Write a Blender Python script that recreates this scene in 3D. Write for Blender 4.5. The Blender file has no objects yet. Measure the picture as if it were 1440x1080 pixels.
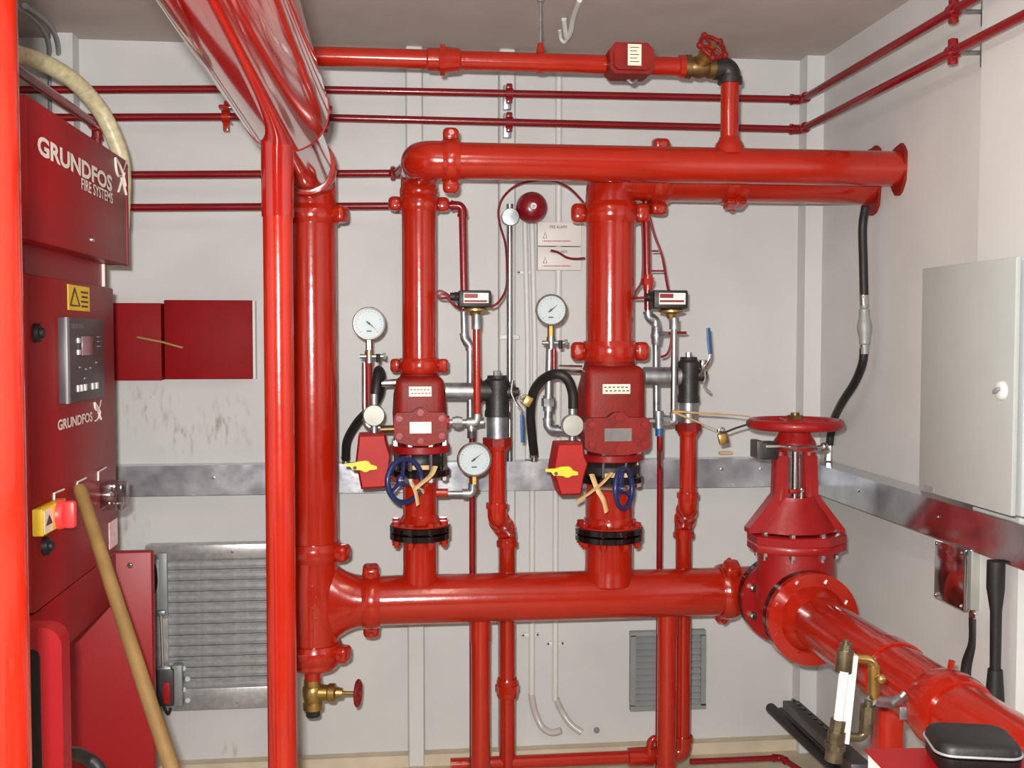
import bpy, bmesh, math, random
from mathutils import Vector as V, Matrix, Quaternion
random.seed(7)
PI = math.pi
SC = bpy.context.scene
COL = SC.collection

# ---------------------------------------------------------------- camera
F = 1500.0                                   # focal length in pixels of the 1440 x 1080 frame
CAM = V((0, 0, 1.64))
Yc = V((-165, 65, -F)).normalized()          # world axes as the camera sees them
Xc = V((13650, 60, -F)); Xc = (Xc - Yc * Xc.dot(Yc)).normalized()
Zc = Xc.cross(Yc)
M = Matrix((Xc, Yc, Zc))
cam_d = bpy.data.cameras.new('camera'); cam = bpy.data.objects.new('camera', cam_d); COL.objects.link(cam)
cam.matrix_world = Matrix.Translation(CAM) @ M.to_4x4()
cam_d.sensor_width = 36; cam_d.lens = F / 1440 * 36; cam_d.clip_start = 0.02
SC.camera = cam
# ---------------------------------------------------------------- world, flash, exposure
SC.view_settings.view_transform = 'Standard'; SC.view_settings.look = 'None'
SC.view_settings.exposure = 0.0; SC.view_settings.gamma = 1.0; SC.view_settings.use_curve_mapping = False
w = bpy.data.worlds.new('world'); SC.world = w; w.use_nodes = True
w.node_tree.nodes['Background'].inputs[0].default_value = (0.75, 0.82, 1, 1)
w.node_tree.nodes['Background'].inputs[1].default_value = 0.25
FLASH_W, LAMP_E = 110.0, 20.0
fl = bpy.data.lights.new('camera_flash', 'AREA'); fl.shape = 'RECTANGLE'; fl.size = 0.05; fl.size_y = 0.03
fl.energy = FLASH_W; fl.color = (1, 0.98, 0.94)
flo = bpy.data.objects.new('camera_flash', fl); COL.objects.link(flo)
flo.matrix_world = Matrix.Translation(CAM + V((-0.045, 0.0, 0.075))) @ M.to_4x4()

def ray(px, py):
    return M @ V(((px - 720) / F, (540 - py) / F, -1))
def P(px, py, Y):
    r = ray(px, py); return CAM + r * (Y / r.y)
def PX(px, py, X):
    r = ray(px, py); return CAM + r * (X / r.x)
def PZ(px, py, Z):
    r = ray(px, py); return CAM + r * ((Z - CAM.z) / r.z)
def depth(p): return -(M.transposed() @ (V(p) - CAM)).z
def rad(wpx, p): return wpx / 2 * depth(p) / F

# ---------------------------------------------------------------- materials
def lin(c):
    return tuple((x / 255 / 12.92 if x / 255 <= .04045 else ((x / 255 + .055) / 1.055) ** 2.4) for x in c) + (1,)
MATS = {}
def mat(name, rgb, rough=.5, metal=0., var=.08, scale=14., bump=0., coat=0., rgb2=None, spec=.5, rvar=0., bscale=None, trans=0., alpha=1.):
    m = bpy.data.materials.new(name); m.use_nodes = True; nt = m.node_tree
    b = nt.nodes['Principled BSDF']
    tc = nt.nodes.new('ShaderNodeTexCoord')
    n = nt.nodes.new('ShaderNodeTexNoise'); n.inputs['Scale'].default_value = scale; n.inputs['Detail'].default_value = 4
    nt.links.new(tc.outputs['Object'], n.inputs['Vector'])
    cr = nt.nodes.new('ShaderNodeValToRGB')
    c = lin(rgb); c2 = lin(rgb2) if rgb2 else tuple(x * (1 - var) for x in c[:3]) + (1,)
    c1 = c if rgb2 else tuple(min(1, x * (1 + var)) for x in c[:3]) + (1,)
    cr.color_ramp.elements[0].position = .32; cr.color_ramp.elements[1].position = .68
    cr.color_ramp.elements[0].color = c2; cr.color_ramp.elements[1].color = c1
    nt.links.new(n.outputs['Fac'], cr.inputs['Fac']); nt.links.new(cr.outputs['Color'], b.inputs['Base Color'])
    b.inputs['Metallic'].default_value = metal; b.inputs['Roughness'].default_value = rough
    b.inputs['Specular IOR Level'].default_value = spec
    b.inputs['Coat Weight'].default_value = coat; b.inputs['Coat Roughness'].default_value = .06
    b.inputs['Transmission Weight'].default_value = trans; b.inputs['Alpha'].default_value = alpha
    if rvar:
        mr = nt.nodes.new('ShaderNodeMapRange'); mr.inputs['To Min'].default_value = rough - rvar; mr.inputs['To Max'].default_value = rough + rvar
        nt.links.new(n.outputs['Fac'], mr.inputs['Value']); nt.links.new(mr.outputs['Result'], b.inputs['Roughness'])
    if bump:
        n2 = nt.nodes.new('ShaderNodeTexNoise'); n2.inputs['Scale'].default_value = bscale or scale * 4; n2.inputs['Detail'].default_value = 3
        nt.links.new(tc.outputs['Object'], n2.inputs['Vector'])
        bp = nt.nodes.new('ShaderNodeBump'); bp.inputs['Strength'].default_value = bump; bp.inputs['Distance'].default_value = .004
        nt.links.new(n2.outputs['Fac'], bp.inputs['Height']); nt.links.new(bp.outputs['Normal'], b.inputs['Normal'])
        if coat: nt.links.new(bp.outputs['Normal'], b.inputs['Coat Normal'])
    MATS[name] = m; return m
def emit(name, rgb, e):
    m = bpy.data.materials.new(name); m.use_nodes = True; b = m.node_tree.nodes['Principled BSDF']
    b.inputs['Base Color'].default_value = lin(rgb); b.inputs['Emission Color'].default_value = lin(rgb); b.inputs['Emission Strength'].default_value = e
    MATS[name] = m; return m
def clear(name, tint, gloss=.08):
    m = bpy.data.materials.new(name); m.use_nodes = True; nt = m.node_tree; nt.nodes.clear()
    o = nt.nodes.new('ShaderNodeOutputMaterial'); t = nt.nodes.new('ShaderNodeBsdfTransparent'); g = nt.nodes.new('ShaderNodeBsdfGlossy')
    mx = nt.nodes.new('ShaderNodeMixShader'); t.inputs[0].default_value = lin(tint); g.inputs['Roughness'].default_value = .05
    mx.inputs[0].default_value = gloss
    nt.links.new(t.outputs[0], mx.inputs[1]); nt.links.new(g.outputs[0], mx.inputs[2]); nt.links.new(mx.outputs[0], o.inputs[0])
    MATS[name] = m; return m

mat('red', (163, 30, 11), rough=.19, var=.07, scale=9, bump=.10, bscale=45, coat=.35, rvar=.06)
mat('red_gloss', (148, 18, 10), rough=.1, var=.05, scale=6, bump=.02, bscale=10, coat=1.)
mat('red_small', (128, 12, 20), rough=.25, var=.08, scale=12, bump=.08, bscale=60, coat=.2)
mat('red_cast', (128, 22, 15), rough=.5, var=.18, scale=18, bump=.2, bscale=90, spec=.3, rvar=.08)
mat('red_gate', (146, 18, 20), rough=.38, var=.08, scale=16, bump=.15, bscale=80, coat=.1, spec=.4)
mat('red_box', (168, 26, 22), rough=.5, var=.06, scale=12, spec=.3)
mat('red_panel', (140, 12, 20), rough=.42, var=.05, scale=5, bump=.02, spec=.35)
mat('red_board', (142, 8, 18), rough=.6, var=.08, scale=20, spec=.2)
mat('red_bell', (128, 8, 22), rough=.28, var=.04, scale=9, coat=.2)
mat('red_cable', (132, 20, 36), rough=.5)
mat('red_knob', (235, 60, 60), rough=.4)
mat('wall', (209, 210, 209), rough=.55, rgb2=(202, 203, 202), scale=3.5, bump=.05, bscale=35)
mat('wall_smudged', (209, 210, 209), rough=.55, rgb2=(202, 203, 202), scale=3.5, bump=.05, bscale=35)
mat('wall_plain', (208, 209, 208), rough=.55, var=.03, scale=3)
mat('ceiling', (190, 178, 172), rough=.7, var=.05, scale=6, bump=.1, bscale=60)
mat('floor', (196, 184, 160), rough=.6, var=.12, scale=7, bump=.15, bscale=50)
mat('kerb', (205, 192, 168), rough=.6, var=.1, scale=9)
mat('white_plastic', (218, 219, 216), rough=.4, var=.03)
mat('white_paint', (226, 222, 216), rough=.45, var=.02)
mat('sticker', (236, 228, 208), rough=.4, var=.05, scale=30)
mat('ink', (70, 60, 58), rough=.6)
mat('ink_red', (190, 70, 60), rough=.6)
mat('galv_blade', (196, 198, 198), rough=.34, metal=.55, rgb2=(168, 172, 176), scale=40)
mat('galv', (186, 190, 194), rough=.38, metal=.85, rgb2=(140, 146, 154), scale=26, bump=.05, rvar=.1)
mat('galv_trunk', (214, 218, 224), rough=.25, metal=.7, rgb2=(176, 182, 192), scale=16, bump=.05, rvar=.07)
mat('steel', (205, 205, 205), rough=.22, metal=1., var=.06, scale=30)
mat('chrome', (225, 225, 225), rough=.1, metal=1., var=.03)
mat('brass', (176, 146, 84), rough=.32, metal=.9, var=.15, scale=30)
mat('bronze', (120, 96, 62), rough=.4, metal=.8, var=.2, scale=30)
mat('dull_brass', (126, 116, 94), rough=.38, metal=.8, rgb2=(92, 82, 62), scale=40)
mat('black_soft', (13, 14, 15), rough=.5, var=.2, scale=40, bump=.1)
mat('black_rubber', (26, 26, 28), rough=.5, var=.2, scale=30)
mat('black_iron', (34, 34, 34), rough=.45, var=.2, scale=30, bump=.2)
mat('black_gloss', (14, 10, 10), rough=.18, coat=.3)
mat('inside_shade', (22, 14, 14), rough=.7)  # near-black that paints the shade inside the machine frame opening
mat('blue', (22, 40, 92), rough=.35, var=.1, coat=.2)
mat('blue_grip', (40, 86, 140), rough=.4)
mat('yellow', (226, 206, 40), rough=.4)
mat('yellow_plate', (236, 196, 40), rough=.45, var=.04)
mat('tie', (212, 176, 122), rough=.55, var=.1, scale=40)
mat('wood', (142, 112, 64), rough=.6, rgb2=(118, 90, 48), scale=9, bump=.1)
mat('hose_cream', (206, 198, 164), rough=.35, rgb2=(176, 168, 134), scale=60, bump=.3, bscale=160)
mat('grey_box', (170, 176, 174), rough=.5, var=.02)
mat('grey_side', (186, 192, 194), rough=.5, var=.02)
mat('grey_cast', (168, 170, 162), rough=.5, metal=.4, var=.1)
mat('grey_duct', (150, 154, 156), rough=.5, metal=.3, var=.08)
mat('galv_polished', (205, 206, 210), rough=.16, metal=1., rgb2=(176, 180, 188), scale=16, bump=.03, rvar=.05)
mat('dark_grey', (60, 58, 62), rough=.45, var=.1)
mat('anthracite', (72, 66, 70), rough=.4, var=.05)
mat('lcd', (150, 120, 130), rough=.2, var=.1, scale=40)
mat('lid_steel', (190, 186, 188), rough=.14, metal=1., var=.05)
mat('dial', (204, 210, 215), rough=.4, var=.02)
mat('paper', (240, 236, 228), rough=.7, var=.03)
mat('twine', (176, 140, 80), rough=.8)
mat('pink_label', (226, 170, 180), rough=.4, rgb2=(238, 226, 228), scale=60)
mat('sheath', (206, 200, 196), rough=.25, var=.06, trans=.15)
emit('tube_light', (255, 246, 228), LAMP_E)
clear('glass', (250, 252, 252), .03)
clear('hose_clear', (238, 230, 232), .22)

# ---------------------------------------------------------------- mesh helpers
class MB:
    def __init__(s): s.v = []; s.f = []
    def add(s, vs, fs):
        o = len(s.v); s.v += [V(x) for x in vs]; s.f += [tuple(i + o for i in f) for f in fs]; return s
    def box(s, c, size, rot=None, bev=0., seg=2):
        bm = bmesh.new(); bmesh.ops.create_cube(bm, size=1)
        for v in bm.verts: v.co = V((v.co.x * size[0], v.co.y * size[1], v.co.z * size[2]))
        if bev: bmesh.ops.bevel(bm, geom=bm.edges[:], offset=bev, segments=seg, affect='EDGES', profile=.5)
        R = rot.to_matrix() if hasattr(rot, 'to_matrix') else rot
        bm.verts.index_update()
        s.add([(R @ v.co if R else v.co) + V(c) for v in bm.verts], [[v.index for v in f.verts] for f in bm.faces]); bm.free(); return s
    def frame(s, ax):
        a = V(ax).normalized(); u = a.cross(V((0, 0, 1)))
        if u.length < .05: u = V((1, 0, 0))
        u.normalize(); return a, u, a.cross(u).normalized()
    def lathe(s, o, ax, prof, seg=28, ring=False, cap=True, sy=1., rot=0.):
        a, u, v = s.frame(ax); o = V(o); vs = []; fs = []; n = len(prof)
        for t, r in prof:
            for k in range(seg):
                q = 2 * PI * k / seg + rot; vs.append(o + a * t + u * (r * math.cos(q)) + v * (r * sy * math.sin(q)))
        m = n if ring else n - 1
        for i in range(m):
            j = (i + 1) % n
            for k in range(seg):
                l = (k + 1) % seg; fs.append((i * seg + k, i * seg + l, j * seg + l, j * seg + k))
        if cap and not ring:
            fs.append(tuple(range(seg))); fs.append(tuple((n - 1) * seg + k for k in range(seg)))
        return s.add(vs, fs)
    def cyl(s, a, b, r, r2=None, seg=20, rot=0.):
        a = V(a); b = V(b); return s.lathe(a, b - a, [(0, r), ((b - a).length, r if r2 is None else r2)], seg, rot=rot)
    def torus(s, c, ax, R, r, seg=36, seg2=10, sy=1.):
        return s.lathe(c, ax, [(r * math.sin(2 * PI * k / seg2), R + r * math.cos(2 * PI * k / seg2)) for k in range(seg2)], seg, ring=True, sy=sy)
    def ball(s, c, r, ax=(0, 0, 1), n=9, seg=18, sq=1.):
        return s.lathe(c, ax, [(-math.cos(PI * k / n) * r * sq, max(1e-4, math.sin(PI * k / n) * r)) for k in range(n + 1)], seg)
    def tube(s, path, r, seg=14, cap=True, flat=1.):
        path = [V(p) for p in path]; n = len(path); rs = r if isinstance(r, (list, tuple)) else [r] * n
        t0 = (path[1] - path[0]).normalized(); u = t0.orthogonal().normalized()
        if abs(t0.z) < .9: u = t0.cross(V((0, 0, 1))).normalized()
        vs = []; fs = []; prev = t0
        for i in range(n):
            t = (path[min(i + 1, n - 1)] - path[max(i - 1, 0)]).normalized()
            q = prev.rotation_difference(t); u = (q @ u); u = (u - t * u.dot(t)).normalized(); prev = t; v = t.cross(u)
            for k in range(seg):
                a = 2 * PI * k / seg; vs.append(path[i] + u * (rs[i] * math.cos(a)) + v * (rs[i] * flat * math.sin(a)))
        for i in range(n - 1):
            for k in range(seg):
                l = (k + 1) % seg; fs.append((i * seg + k, i * seg + l, (i + 1) * seg + l, (i + 1) * seg + k))
        if cap: fs.append(tuple(range(seg))); fs.append(tuple((n - 1) * seg + k for k in range(seg)))
        return s.add(vs, fs)
    def prism(s, pts, off):
        n = len(pts); off = V(off); pts = [V(p) for p in pts]
        return s.add(pts + [p + off for p in pts], [tuple(range(n)), tuple(range(n, 2 * n))] + [(i, (i + 1) % n, n + (i + 1) % n, n + i) for i in range(n)])
def bend(pts, r, n=7):
    pts = [V(p) for p in pts]; out = [pts[0]]
    rr = r if isinstance(r, (list, tuple)) else [r] * len(pts)
    for i in range(1, len(pts) - 1):
        a, b, c = pts[i - 1], pts[i], pts[i + 1]; d1 = (a - b).normalized(); d2 = (c - b).normalized()
        ang = d1.angle(d2); d = min(rr[i] / math.tan(ang / 2), (a - b).length * .5, (c - b).length * .5)
        p1, p2 = b + d1 * d, b + d2 * d
        if ang > PI - .02: out.append(b); continue
        rad_ = d * math.tan(ang / 2); bis = (d1 + d2).normalized(); ce = b + bis * (rad_ / math.sin(ang / 2))
        q0, q1 = (p1 - ce), (p2 - ce); tot = q0.angle(q1); ax = q0.cross(q1).normalized()
        for k in range(n + 1): out.append(ce + Quaternion(ax, tot * k / n) @ q0)
    out.append(pts[-1]); return out
def spline(pts, n=6):
    pts = [V(p) for p in pts]; q = [pts[0] * 2 - pts[1]] + pts + [pts[-1] * 2 - pts[-2]]; out = []
    for i in range(1, len(q) - 2):
        a, b, c, d = q[i - 1:i + 3]
        for k in range(n):
            t = k / n; out.append(.5 * ((2 * b) + (c - a) * t + (2 * a - 5 * b + 4 * c - d) * t * t + (3 * b - a - 3 * c + d) * t ** 3))
    out.append(pts[-1]); return out

ORG = {}
def mk(name, mb, m, org, sharp=38):
    bm = bmesh.new(); vs = [bm.verts.new(v - org) for v in mb.v]
    for f in mb.f:
        try: bm.faces.new([vs[i] for i in f])
        except ValueError: pass
    bmesh.ops.remove_doubles(bm, verts=bm.verts, dist=1e-6)
    bmesh.ops.recalc_face_normals(bm, faces=bm.faces)
    me = bpy.data.meshes.new(name); bm.to_mesh(me); bm.free()
    me.polygons.foreach_set('use_smooth', [True] * len(me.polygons)); me.set_sharp_from_angle(angle=math.radians(sharp))
    me.materials.append(MATS[m]); me.update(); return me
def tag(o, label, cat, group=None):
    o['label'] = label; o['category'] = cat
    if group: o['group'] = group
def thing(name, label, cat, loc, group=None):
    o = bpy.data.objects.new(name, None); o.location = V(loc); o.empty_display_size = .05; COL.objects.link(o)
    ORG[o] = V(loc); tag(o, label, cat, group); return o
def part(name, mb, m, parent, label=None):
    o = bpy.data.objects.new(name, mk(name, mb, m, ORG[parent])); COL.objects.link(o); o.parent = parent; ORG[o] = ORG[parent]
    if label: o['label'] = label
    return o
def solo(name, mb, m, label, cat, group=None, kind=None):
    lo = V((sum(v.x for v in mb.v) / len(mb.v), sum(v.y for v in mb.v) / len(mb.v), min(v.z for v in mb.v)))
    o = bpy.data.objects.new(name, mk(name, mb, m, lo)); o.location = lo; COL.objects.link(o); ORG[o] = lo
    if kind: o['kind'] = kind
    else: tag(o, label, cat, group)
    return o
def struct(name, mb, m): return solo(name, mb, m, None, None, kind='structure')
def boxpx(mb, x0, y0, x1, y1, Y, dep, bev=0.):
    a = P(x0, (y0 + y1) / 2, Y); b = P(x1, (y0 + y1) / 2, Y); c = P((x0 + x1) / 2, y0, Y); d = P((x0 + x1) / 2, y1, Y)
    return mb.box(V(((a.x + b.x) / 2, Y + dep / 2, (c.z + d.z) / 2)), (b.x - a.x, dep, c.z - d.z), bev=bev)
def prismpx(mb, pts, Y, dep): return mb.prism([P(x, y, Y) for x, y in pts], (0, dep, 0))
def prismX(mb, pts, X, dep): return mb.prism([PX(x, y, X) for x, y in pts], (dep, 0, 0))
def text(body, name, m, parent, origin, ux, uz, width, height, th=.0015, bold=0., shear=0.):
    cu = bpy.data.curves.new(name, 'FONT'); cu.body = body; cu.size = 1; cu.offset = bold; cu.resolution_u = 3; cu.shear = shear
    o = bpy.data.objects.new(name, cu); COL.objects.link(o); dg = bpy.context.evaluated_depsgraph_get(); dg.update()
    me = bpy.data.meshes.new_from_object(o.evaluated_get(dg)); bpy.data.objects.remove(o)
    xs = [v.co.x for v in me.vertices]; ys = [v.co.y for v in me.vertices]
    x0, x1, y0, y1 = min(xs), max(xs), min(ys), max(ys); ux = V(ux).normalized(); uz = V(uz).normalized(); n = ux.cross(uz)
    for v in me.vertices:
        v.co = V(origin) + ux * ((v.co.x - x0) / (x1 - x0) * width) + uz * ((v.co.y - y0) / (y1 - y0) * height) + n * th - ORG[parent]
    me.materials.clear(); me.materials.append(MATS[m]); me.update()
    t = bpy.data.objects.new(name, me); COL.objects.link(t); t.parent = parent; ORG[t] = ORG[parent]; return t

# ---------------------------------------------------------------- pipe-fitting builders
def pipe(name, label, pts, r, m='red', br=.06, seg=20, cat='pipe', group=None, elbows=True, er=1.22, n=7):
    """a pipe run: straight tube with screwed elbows where it turns"""
    pts = [V(p) for p in pts]; path = bend(pts, br, n)
    if len(pts) == 2 or not elbows:
        return solo(name, MB().tube(path, r, seg), m, label, cat, group)
    t = thing(name, label, cat, min(pts, key=lambda p: p.z), group)
    part('pipe_tube', MB().tube(path, r, seg), m, t)
    for i in range(1, len(pts) - 1):
        d1 = (pts[i - 1] - pts[i]).normalized(); d2 = (pts[i + 1] - pts[i]).normalized()
        ang = d1.angle(d2)
        if ang > PI - .2: continue
        L = br / math.tan(ang / 2) + r * .9
        e = bend([pts[i] + d1 * L, pts[i], pts[i] + d2 * L], br * .98, n)
        mb = MB().tube(e, r * er, seg)
        for d in (d1, d2): mb.cyl(pts[i] + d * (L - r * .5), pts[i] + d * (L + r * .15), r * er * 1.14, seg=seg)
        part('elbow', mb, m, t)
    return t
def coupling(label, c, ax, r, ear, m='red', wd=.06, k=1.17, lug=.026, ears=(1, -1), group=None, bolts=True):
    c = V(c); ax = V(ax).normalized(); ear = V(ear).normalized(); tg = ax.cross(ear).normalized()
    t = thing('pipe_coupling', label, 'coupling', c, group)
    h = wd / 2; R = r * k
    mb = MB().lathe(c, ax, [(-h, r * 1.005), (-h, r + (R - r) * .55), (-h * .8, r + (R - r) * .72), (-h * .55, R * .985), (-h * .4, R), (h * .4, R), (h * .55, R * .985), (h * .8, r + (R - r) * .72), (h, r + (R - r) * .55), (h, r * 1.005)], 40, ring=True)
    part('housing', mb, m, t)
    Rm = Matrix((ear, tg, ax)).transposed()
    for sgn in ears:
        p = c + ear * sgn * (R + lug * .4)
        lg = MB().box(p, (lug * 1.7, r * .75, wd * .92), rot=Rm, bev=min(lug * .6, wd * .36), seg=4)
        lo = part('lug', lg, m, t)
        if bolts:
            b = MB()
            q = p + ear * sgn * lug * .1; hw = r * .375
            b.cyl(q - tg * (hw + .012), q + tg * (hw + .012), wd * .13, seg=10)
            for s2 in (1, -1): b.cyl(q + tg * s2 * hw, q + tg * s2 * (hw + .010), wd * .17, seg=6)
            bo = part('bolt', b, m, lo)
    return t
def bolt(parent, p, ax, r, h, m='red', name='bolt'):
    ax = V(ax).normalized(); p = V(p)
    return part(name, MB().cyl(p, p + ax * h, r, seg=6).cyl(p + ax * h, p + ax * (h * 1.5), r * .55, seg=10), m, parent)
def gauge(label, c, r, ang, ground, brassL, facing=(0, -1, 0), dark=False):
    """pressure gauge: case, bezel, dial with scale and pointer, glass, brass stem"""
    c = V(c); a = V(facing).normalized(); t = thing('pressure_gauge', label, 'gauge', c + V((0, 0, -r)), 'pressure gauges')
    part('case', MB().lathe(c - a * .035, a, [(0, r * .8), (.004, r * .92), (.03, r * .92), (.032, r)], 32), 'steel', t)
    part('bezel', MB().lathe(c, a, [(-.006, r * .86), (-.006, r), (.006, r), (.009, r * .96), (.009, r * .88), (.004, r * .86)], 36, ring=True), 'chrome', t)
    d = part('dial', MB().lathe(c - a * .005, a, [(0, r * .87), (.003, r * .87)], 32), 'dial', t)
    ux = V((-a.y, a.x, 0)).normalized(); uz = V((0, 0, 1)); f = c - a * .0015
    mb = MB()
    for k in range(21):
        q = math.radians(225 - 270 * k / 20); e = ux * math.cos(q) + uz * math.sin(q); l = .12 if k % 5 == 0 else .06
        mb.box(f + e * r * (.78 - l / 2), (r * l, .001, r * .02), rot=Matrix((e, a, e.cross(a))).transposed())
    mb.box(f - uz * r * .45, (r * .3, .001, r * .07), rot=Matrix((ux, a, ux.cross(a))).transposed())
    part('scale', mb, 'ink', d)
    q = math.radians(ang); e = ux * math.cos(q) + uz * math.sin(q); g = f + a * .003
    part('pointer', MB().prism([g + e * r * .62, g - e * r * .2 + e.cross(a) * r * .045, g - e * r * .2 - e.cross(a) * r * .045], a * .001).cyl(g - a * .001, g + a * .002, r * .07, seg=12), 'ink', t)
    part('glass', MB().lathe(c + a * .005, a, [(0, r * .865), (.001, r * .865)], 32), 'glass', t)
    bot = c - a * .012 - V((0, 0, r * .9))
    part('stem', MB().cyl(bot, bot - V((0, 0, brassL * .75)), r * .2, seg=6).cyl(bot - V((0, 0, brassL * .75)), bot - V((0, 0, brassL)), r * .26, seg=14), 'brass', t)
    return bot - V((0, 0, brassL))
def wheel(parent, c, ax, R, r, m, spokes=3, hub=.2, rot=0., dish=0., name='handwheel'):
    c = V(c); a, u, v = MB().frame(ax)
    h = part(name, MB().torus(c, a, R, r, 40, 10), m, parent)
    for k in range(spokes):
        q = 2 * PI * k / spokes + rot; e = u * math.cos(q) + v * math.sin(q)
        part('spoke', MB().tube([c - a * dish + e * R * hub * .8, c - a * dish * .4 + e * R * .6, c + e * R], [r * .8, r * .7, r * .75], 8), m, h)
    part('hub', MB().lathe(c - a * dish, a, [(-r, R * hub), (r * .6, R * hub), (r * 1.2, R * hub * .7)], 16), m, h)
    return h
# ================================================================ THE ROOM
YW, YB, HC = 4.08, -1.6, 2.725
XR = 1.65; XL = P(12, 300, YW).x
def slab(name, lo, hi, m):
    lo = V(lo); hi = V(hi); return struct(name, MB().box((lo + hi) / 2, hi - lo), m)
slab('floor', (XL - .1, YB - .1, -.1), (XR + .1, YW + .1, 0), 'floor')
slab('ceiling', (XL - .1, YB - .1, HC), (XR + .1, YW + .1, HC + .1), 'ceiling')
slab('wall_back', (XL - .1, YW, 0), (XR + .1, YW + .1, HC), 'wall_smudged')
def smudges(m, spots):
    """dirty hand marks on the paint: streaky brown noise inside small round areas"""
    nt = m.node_tree; L = nt.links.new; bs = nt.nodes['Principled BSDF']; base = bs.inputs['Base Color'].links[0].from_socket
    g = nt.nodes.new('ShaderNodeNewGeometry'); tot = None
    def mth(op, x, y=None):
        k = nt.nodes.new('ShaderNodeMath'); k.operation = op; k.use_clamp = True
        for i, q in enumerate((x, y)):
            if q is None: continue
            if hasattr(q, 'is_linked'): L(q, k.inputs[i])
            else: k.inputs[i].default_value = q
        return k.outputs[0]
    for p, r in spots:
        dn = nt.nodes.new('ShaderNodeVectorMath'); dn.operation = 'DISTANCE'; L(g.outputs['Position'], dn.inputs[0]); dn.inputs[1].default_value = p
        q = mth('SUBTRACT', 1.0, mth('DIVIDE', dn.outputs['Value'], r)); tot = q if tot is None else mth('MAXIMUM', tot, q)
    mp = nt.nodes.new('ShaderNodeMapping'); mp.inputs['Scale'].default_value = (38, 1, 13); mp.inputs['Rotation'].default_value = (0, .35, 0)
    L(g.outputs['Position'], mp.inputs['Vector'])
    nz = nt.nodes.new('ShaderNodeTexNoise'); nz.inputs['Scale'].default_value = 1.; nz.inputs['Detail'].default_value = 3; L(mp.outputs['Vector'], nz.inputs['Vector'])
    rp = nt.nodes.new('ShaderNodeMapRange'); rp.inputs['From Min'].default_value = .52; rp.inputs['From Max'].default_value = .7; L(nz.outputs['Fac'], rp.inputs['Value'])
    f = mth('MULTIPLY', rp.outputs['Result'], mth('MULTIPLY', tot, .8))
    mx = nt.nodes.new('ShaderNodeMix'); mx.data_type = 'RGBA'; L(f, mx.inputs['Factor']); L(base, mx.inputs['A']); mx.inputs['B'].default_value = lin((120, 108, 88))
    L(mx.outputs['Result'], bs.inputs['Base Color'])
smudges(MATS['wall_smudged'], [(P(208, 572, YW), .13), (P(255, 612, YW), .11), (P(318, 600, YW), .14), (P(188, 745, YW), .07), (P(322, 1055, YW), .05)])
slab('wall_left', (XL - .1, YB, 0), (XL, YW, HC), 'wall')
slab('wall_right', (XR, YB, 0), (XR + .1, YW, HC), 'wall')
slab('wall_rear', (XL - .1, YB - .1, 0), (XR + .1, YB, HC), 'wall')
# folded sheet posts on the walls
PD = .055
def rib(name, x0, x1, ymid=560, d=PD):
    a, b = P(x0, ymid, YW - d).x, P(x1, ymid, YW - d).x
    mb = MB().box(V(((a + b) / 2, YW - d / 2, HC / 2)), (b - a, d, HC), bev=.006, seg=1)
    return struct(name, mb, 'wall_plain')
rib('trim_1', 572, 596); rib('trim_2', 702, 725)
slab('trim_3', (P(76, 300, YW - .08).x, YW - .08, 0), (P(106, 300, YW - .08).x, YW, HC), 'wall_plain')
slab('trim_4', (P(1133, 300, YW - .08).x, YW - .08, 0), (XR, YW, HC), 'wall_plain')
ypil = PX(1376, 300, XR - .07).y
slab('trim_5', (XR - .07, ypil - .22, 0), (XR, ypil, HC), 'wall_plain')
slab('baseboard_back', (P(106, 300, YW).x, YW - .05, 0), (P(1133, 300, YW).x, YW, .045), 'kerb')
slab('baseboard_right', (XR - .05, YB, 0), (XR, ypil - .22, .045), 'kerb')
slab('baseboard_left', (XL, YB, 0), (XL + .05, YW, .045), 'kerb')

# strip lamp on the ceiling above the aisle
t = thing('strip_lamp', 'long white fluorescent strip lamp fixed to ceiling above the aisle', 'lamp', (.25, 1.75, HC), None)
part('housing', MB().box((.25, 1.75, HC - .03), (.16, 1.3, .06), bev=.01), 'white_plastic', t)
for s in (-1, 1): part('fluorescent_tube', MB().cyl((.25 + s * .045, 1.14, HC - .08), (.25 + s * .045, 2.36, HC - .08), .016, seg=14), 'tube_light', t)
for y in (1.12, 2.38): part('end_cap', MB().box((.25, y, HC - .07), (.15, .03, .05), bev=.006), 'white_plastic', t)

# ================================================================ MAIN RED PIPEWORK
YM, YF = 3.57, 3.37
XA = -.272                                        # big riser on the left and the overhead pipe above it
R6 = .0825; R4 = .057
def zpx(px, py, Y): return P(px, py, Y).z
ZD = P(394, 150, 2.54).z                          # overhead pipe axis
ZMAN = zpx(770, 838, YM); ZF = zpx(800, 229, YF); ZBK = zpx(1050, 251, YM)
X1, X2 = P(590, 560, YM).x, P(857, 560, YM).x
XO, RO = -.252, .101
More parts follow.
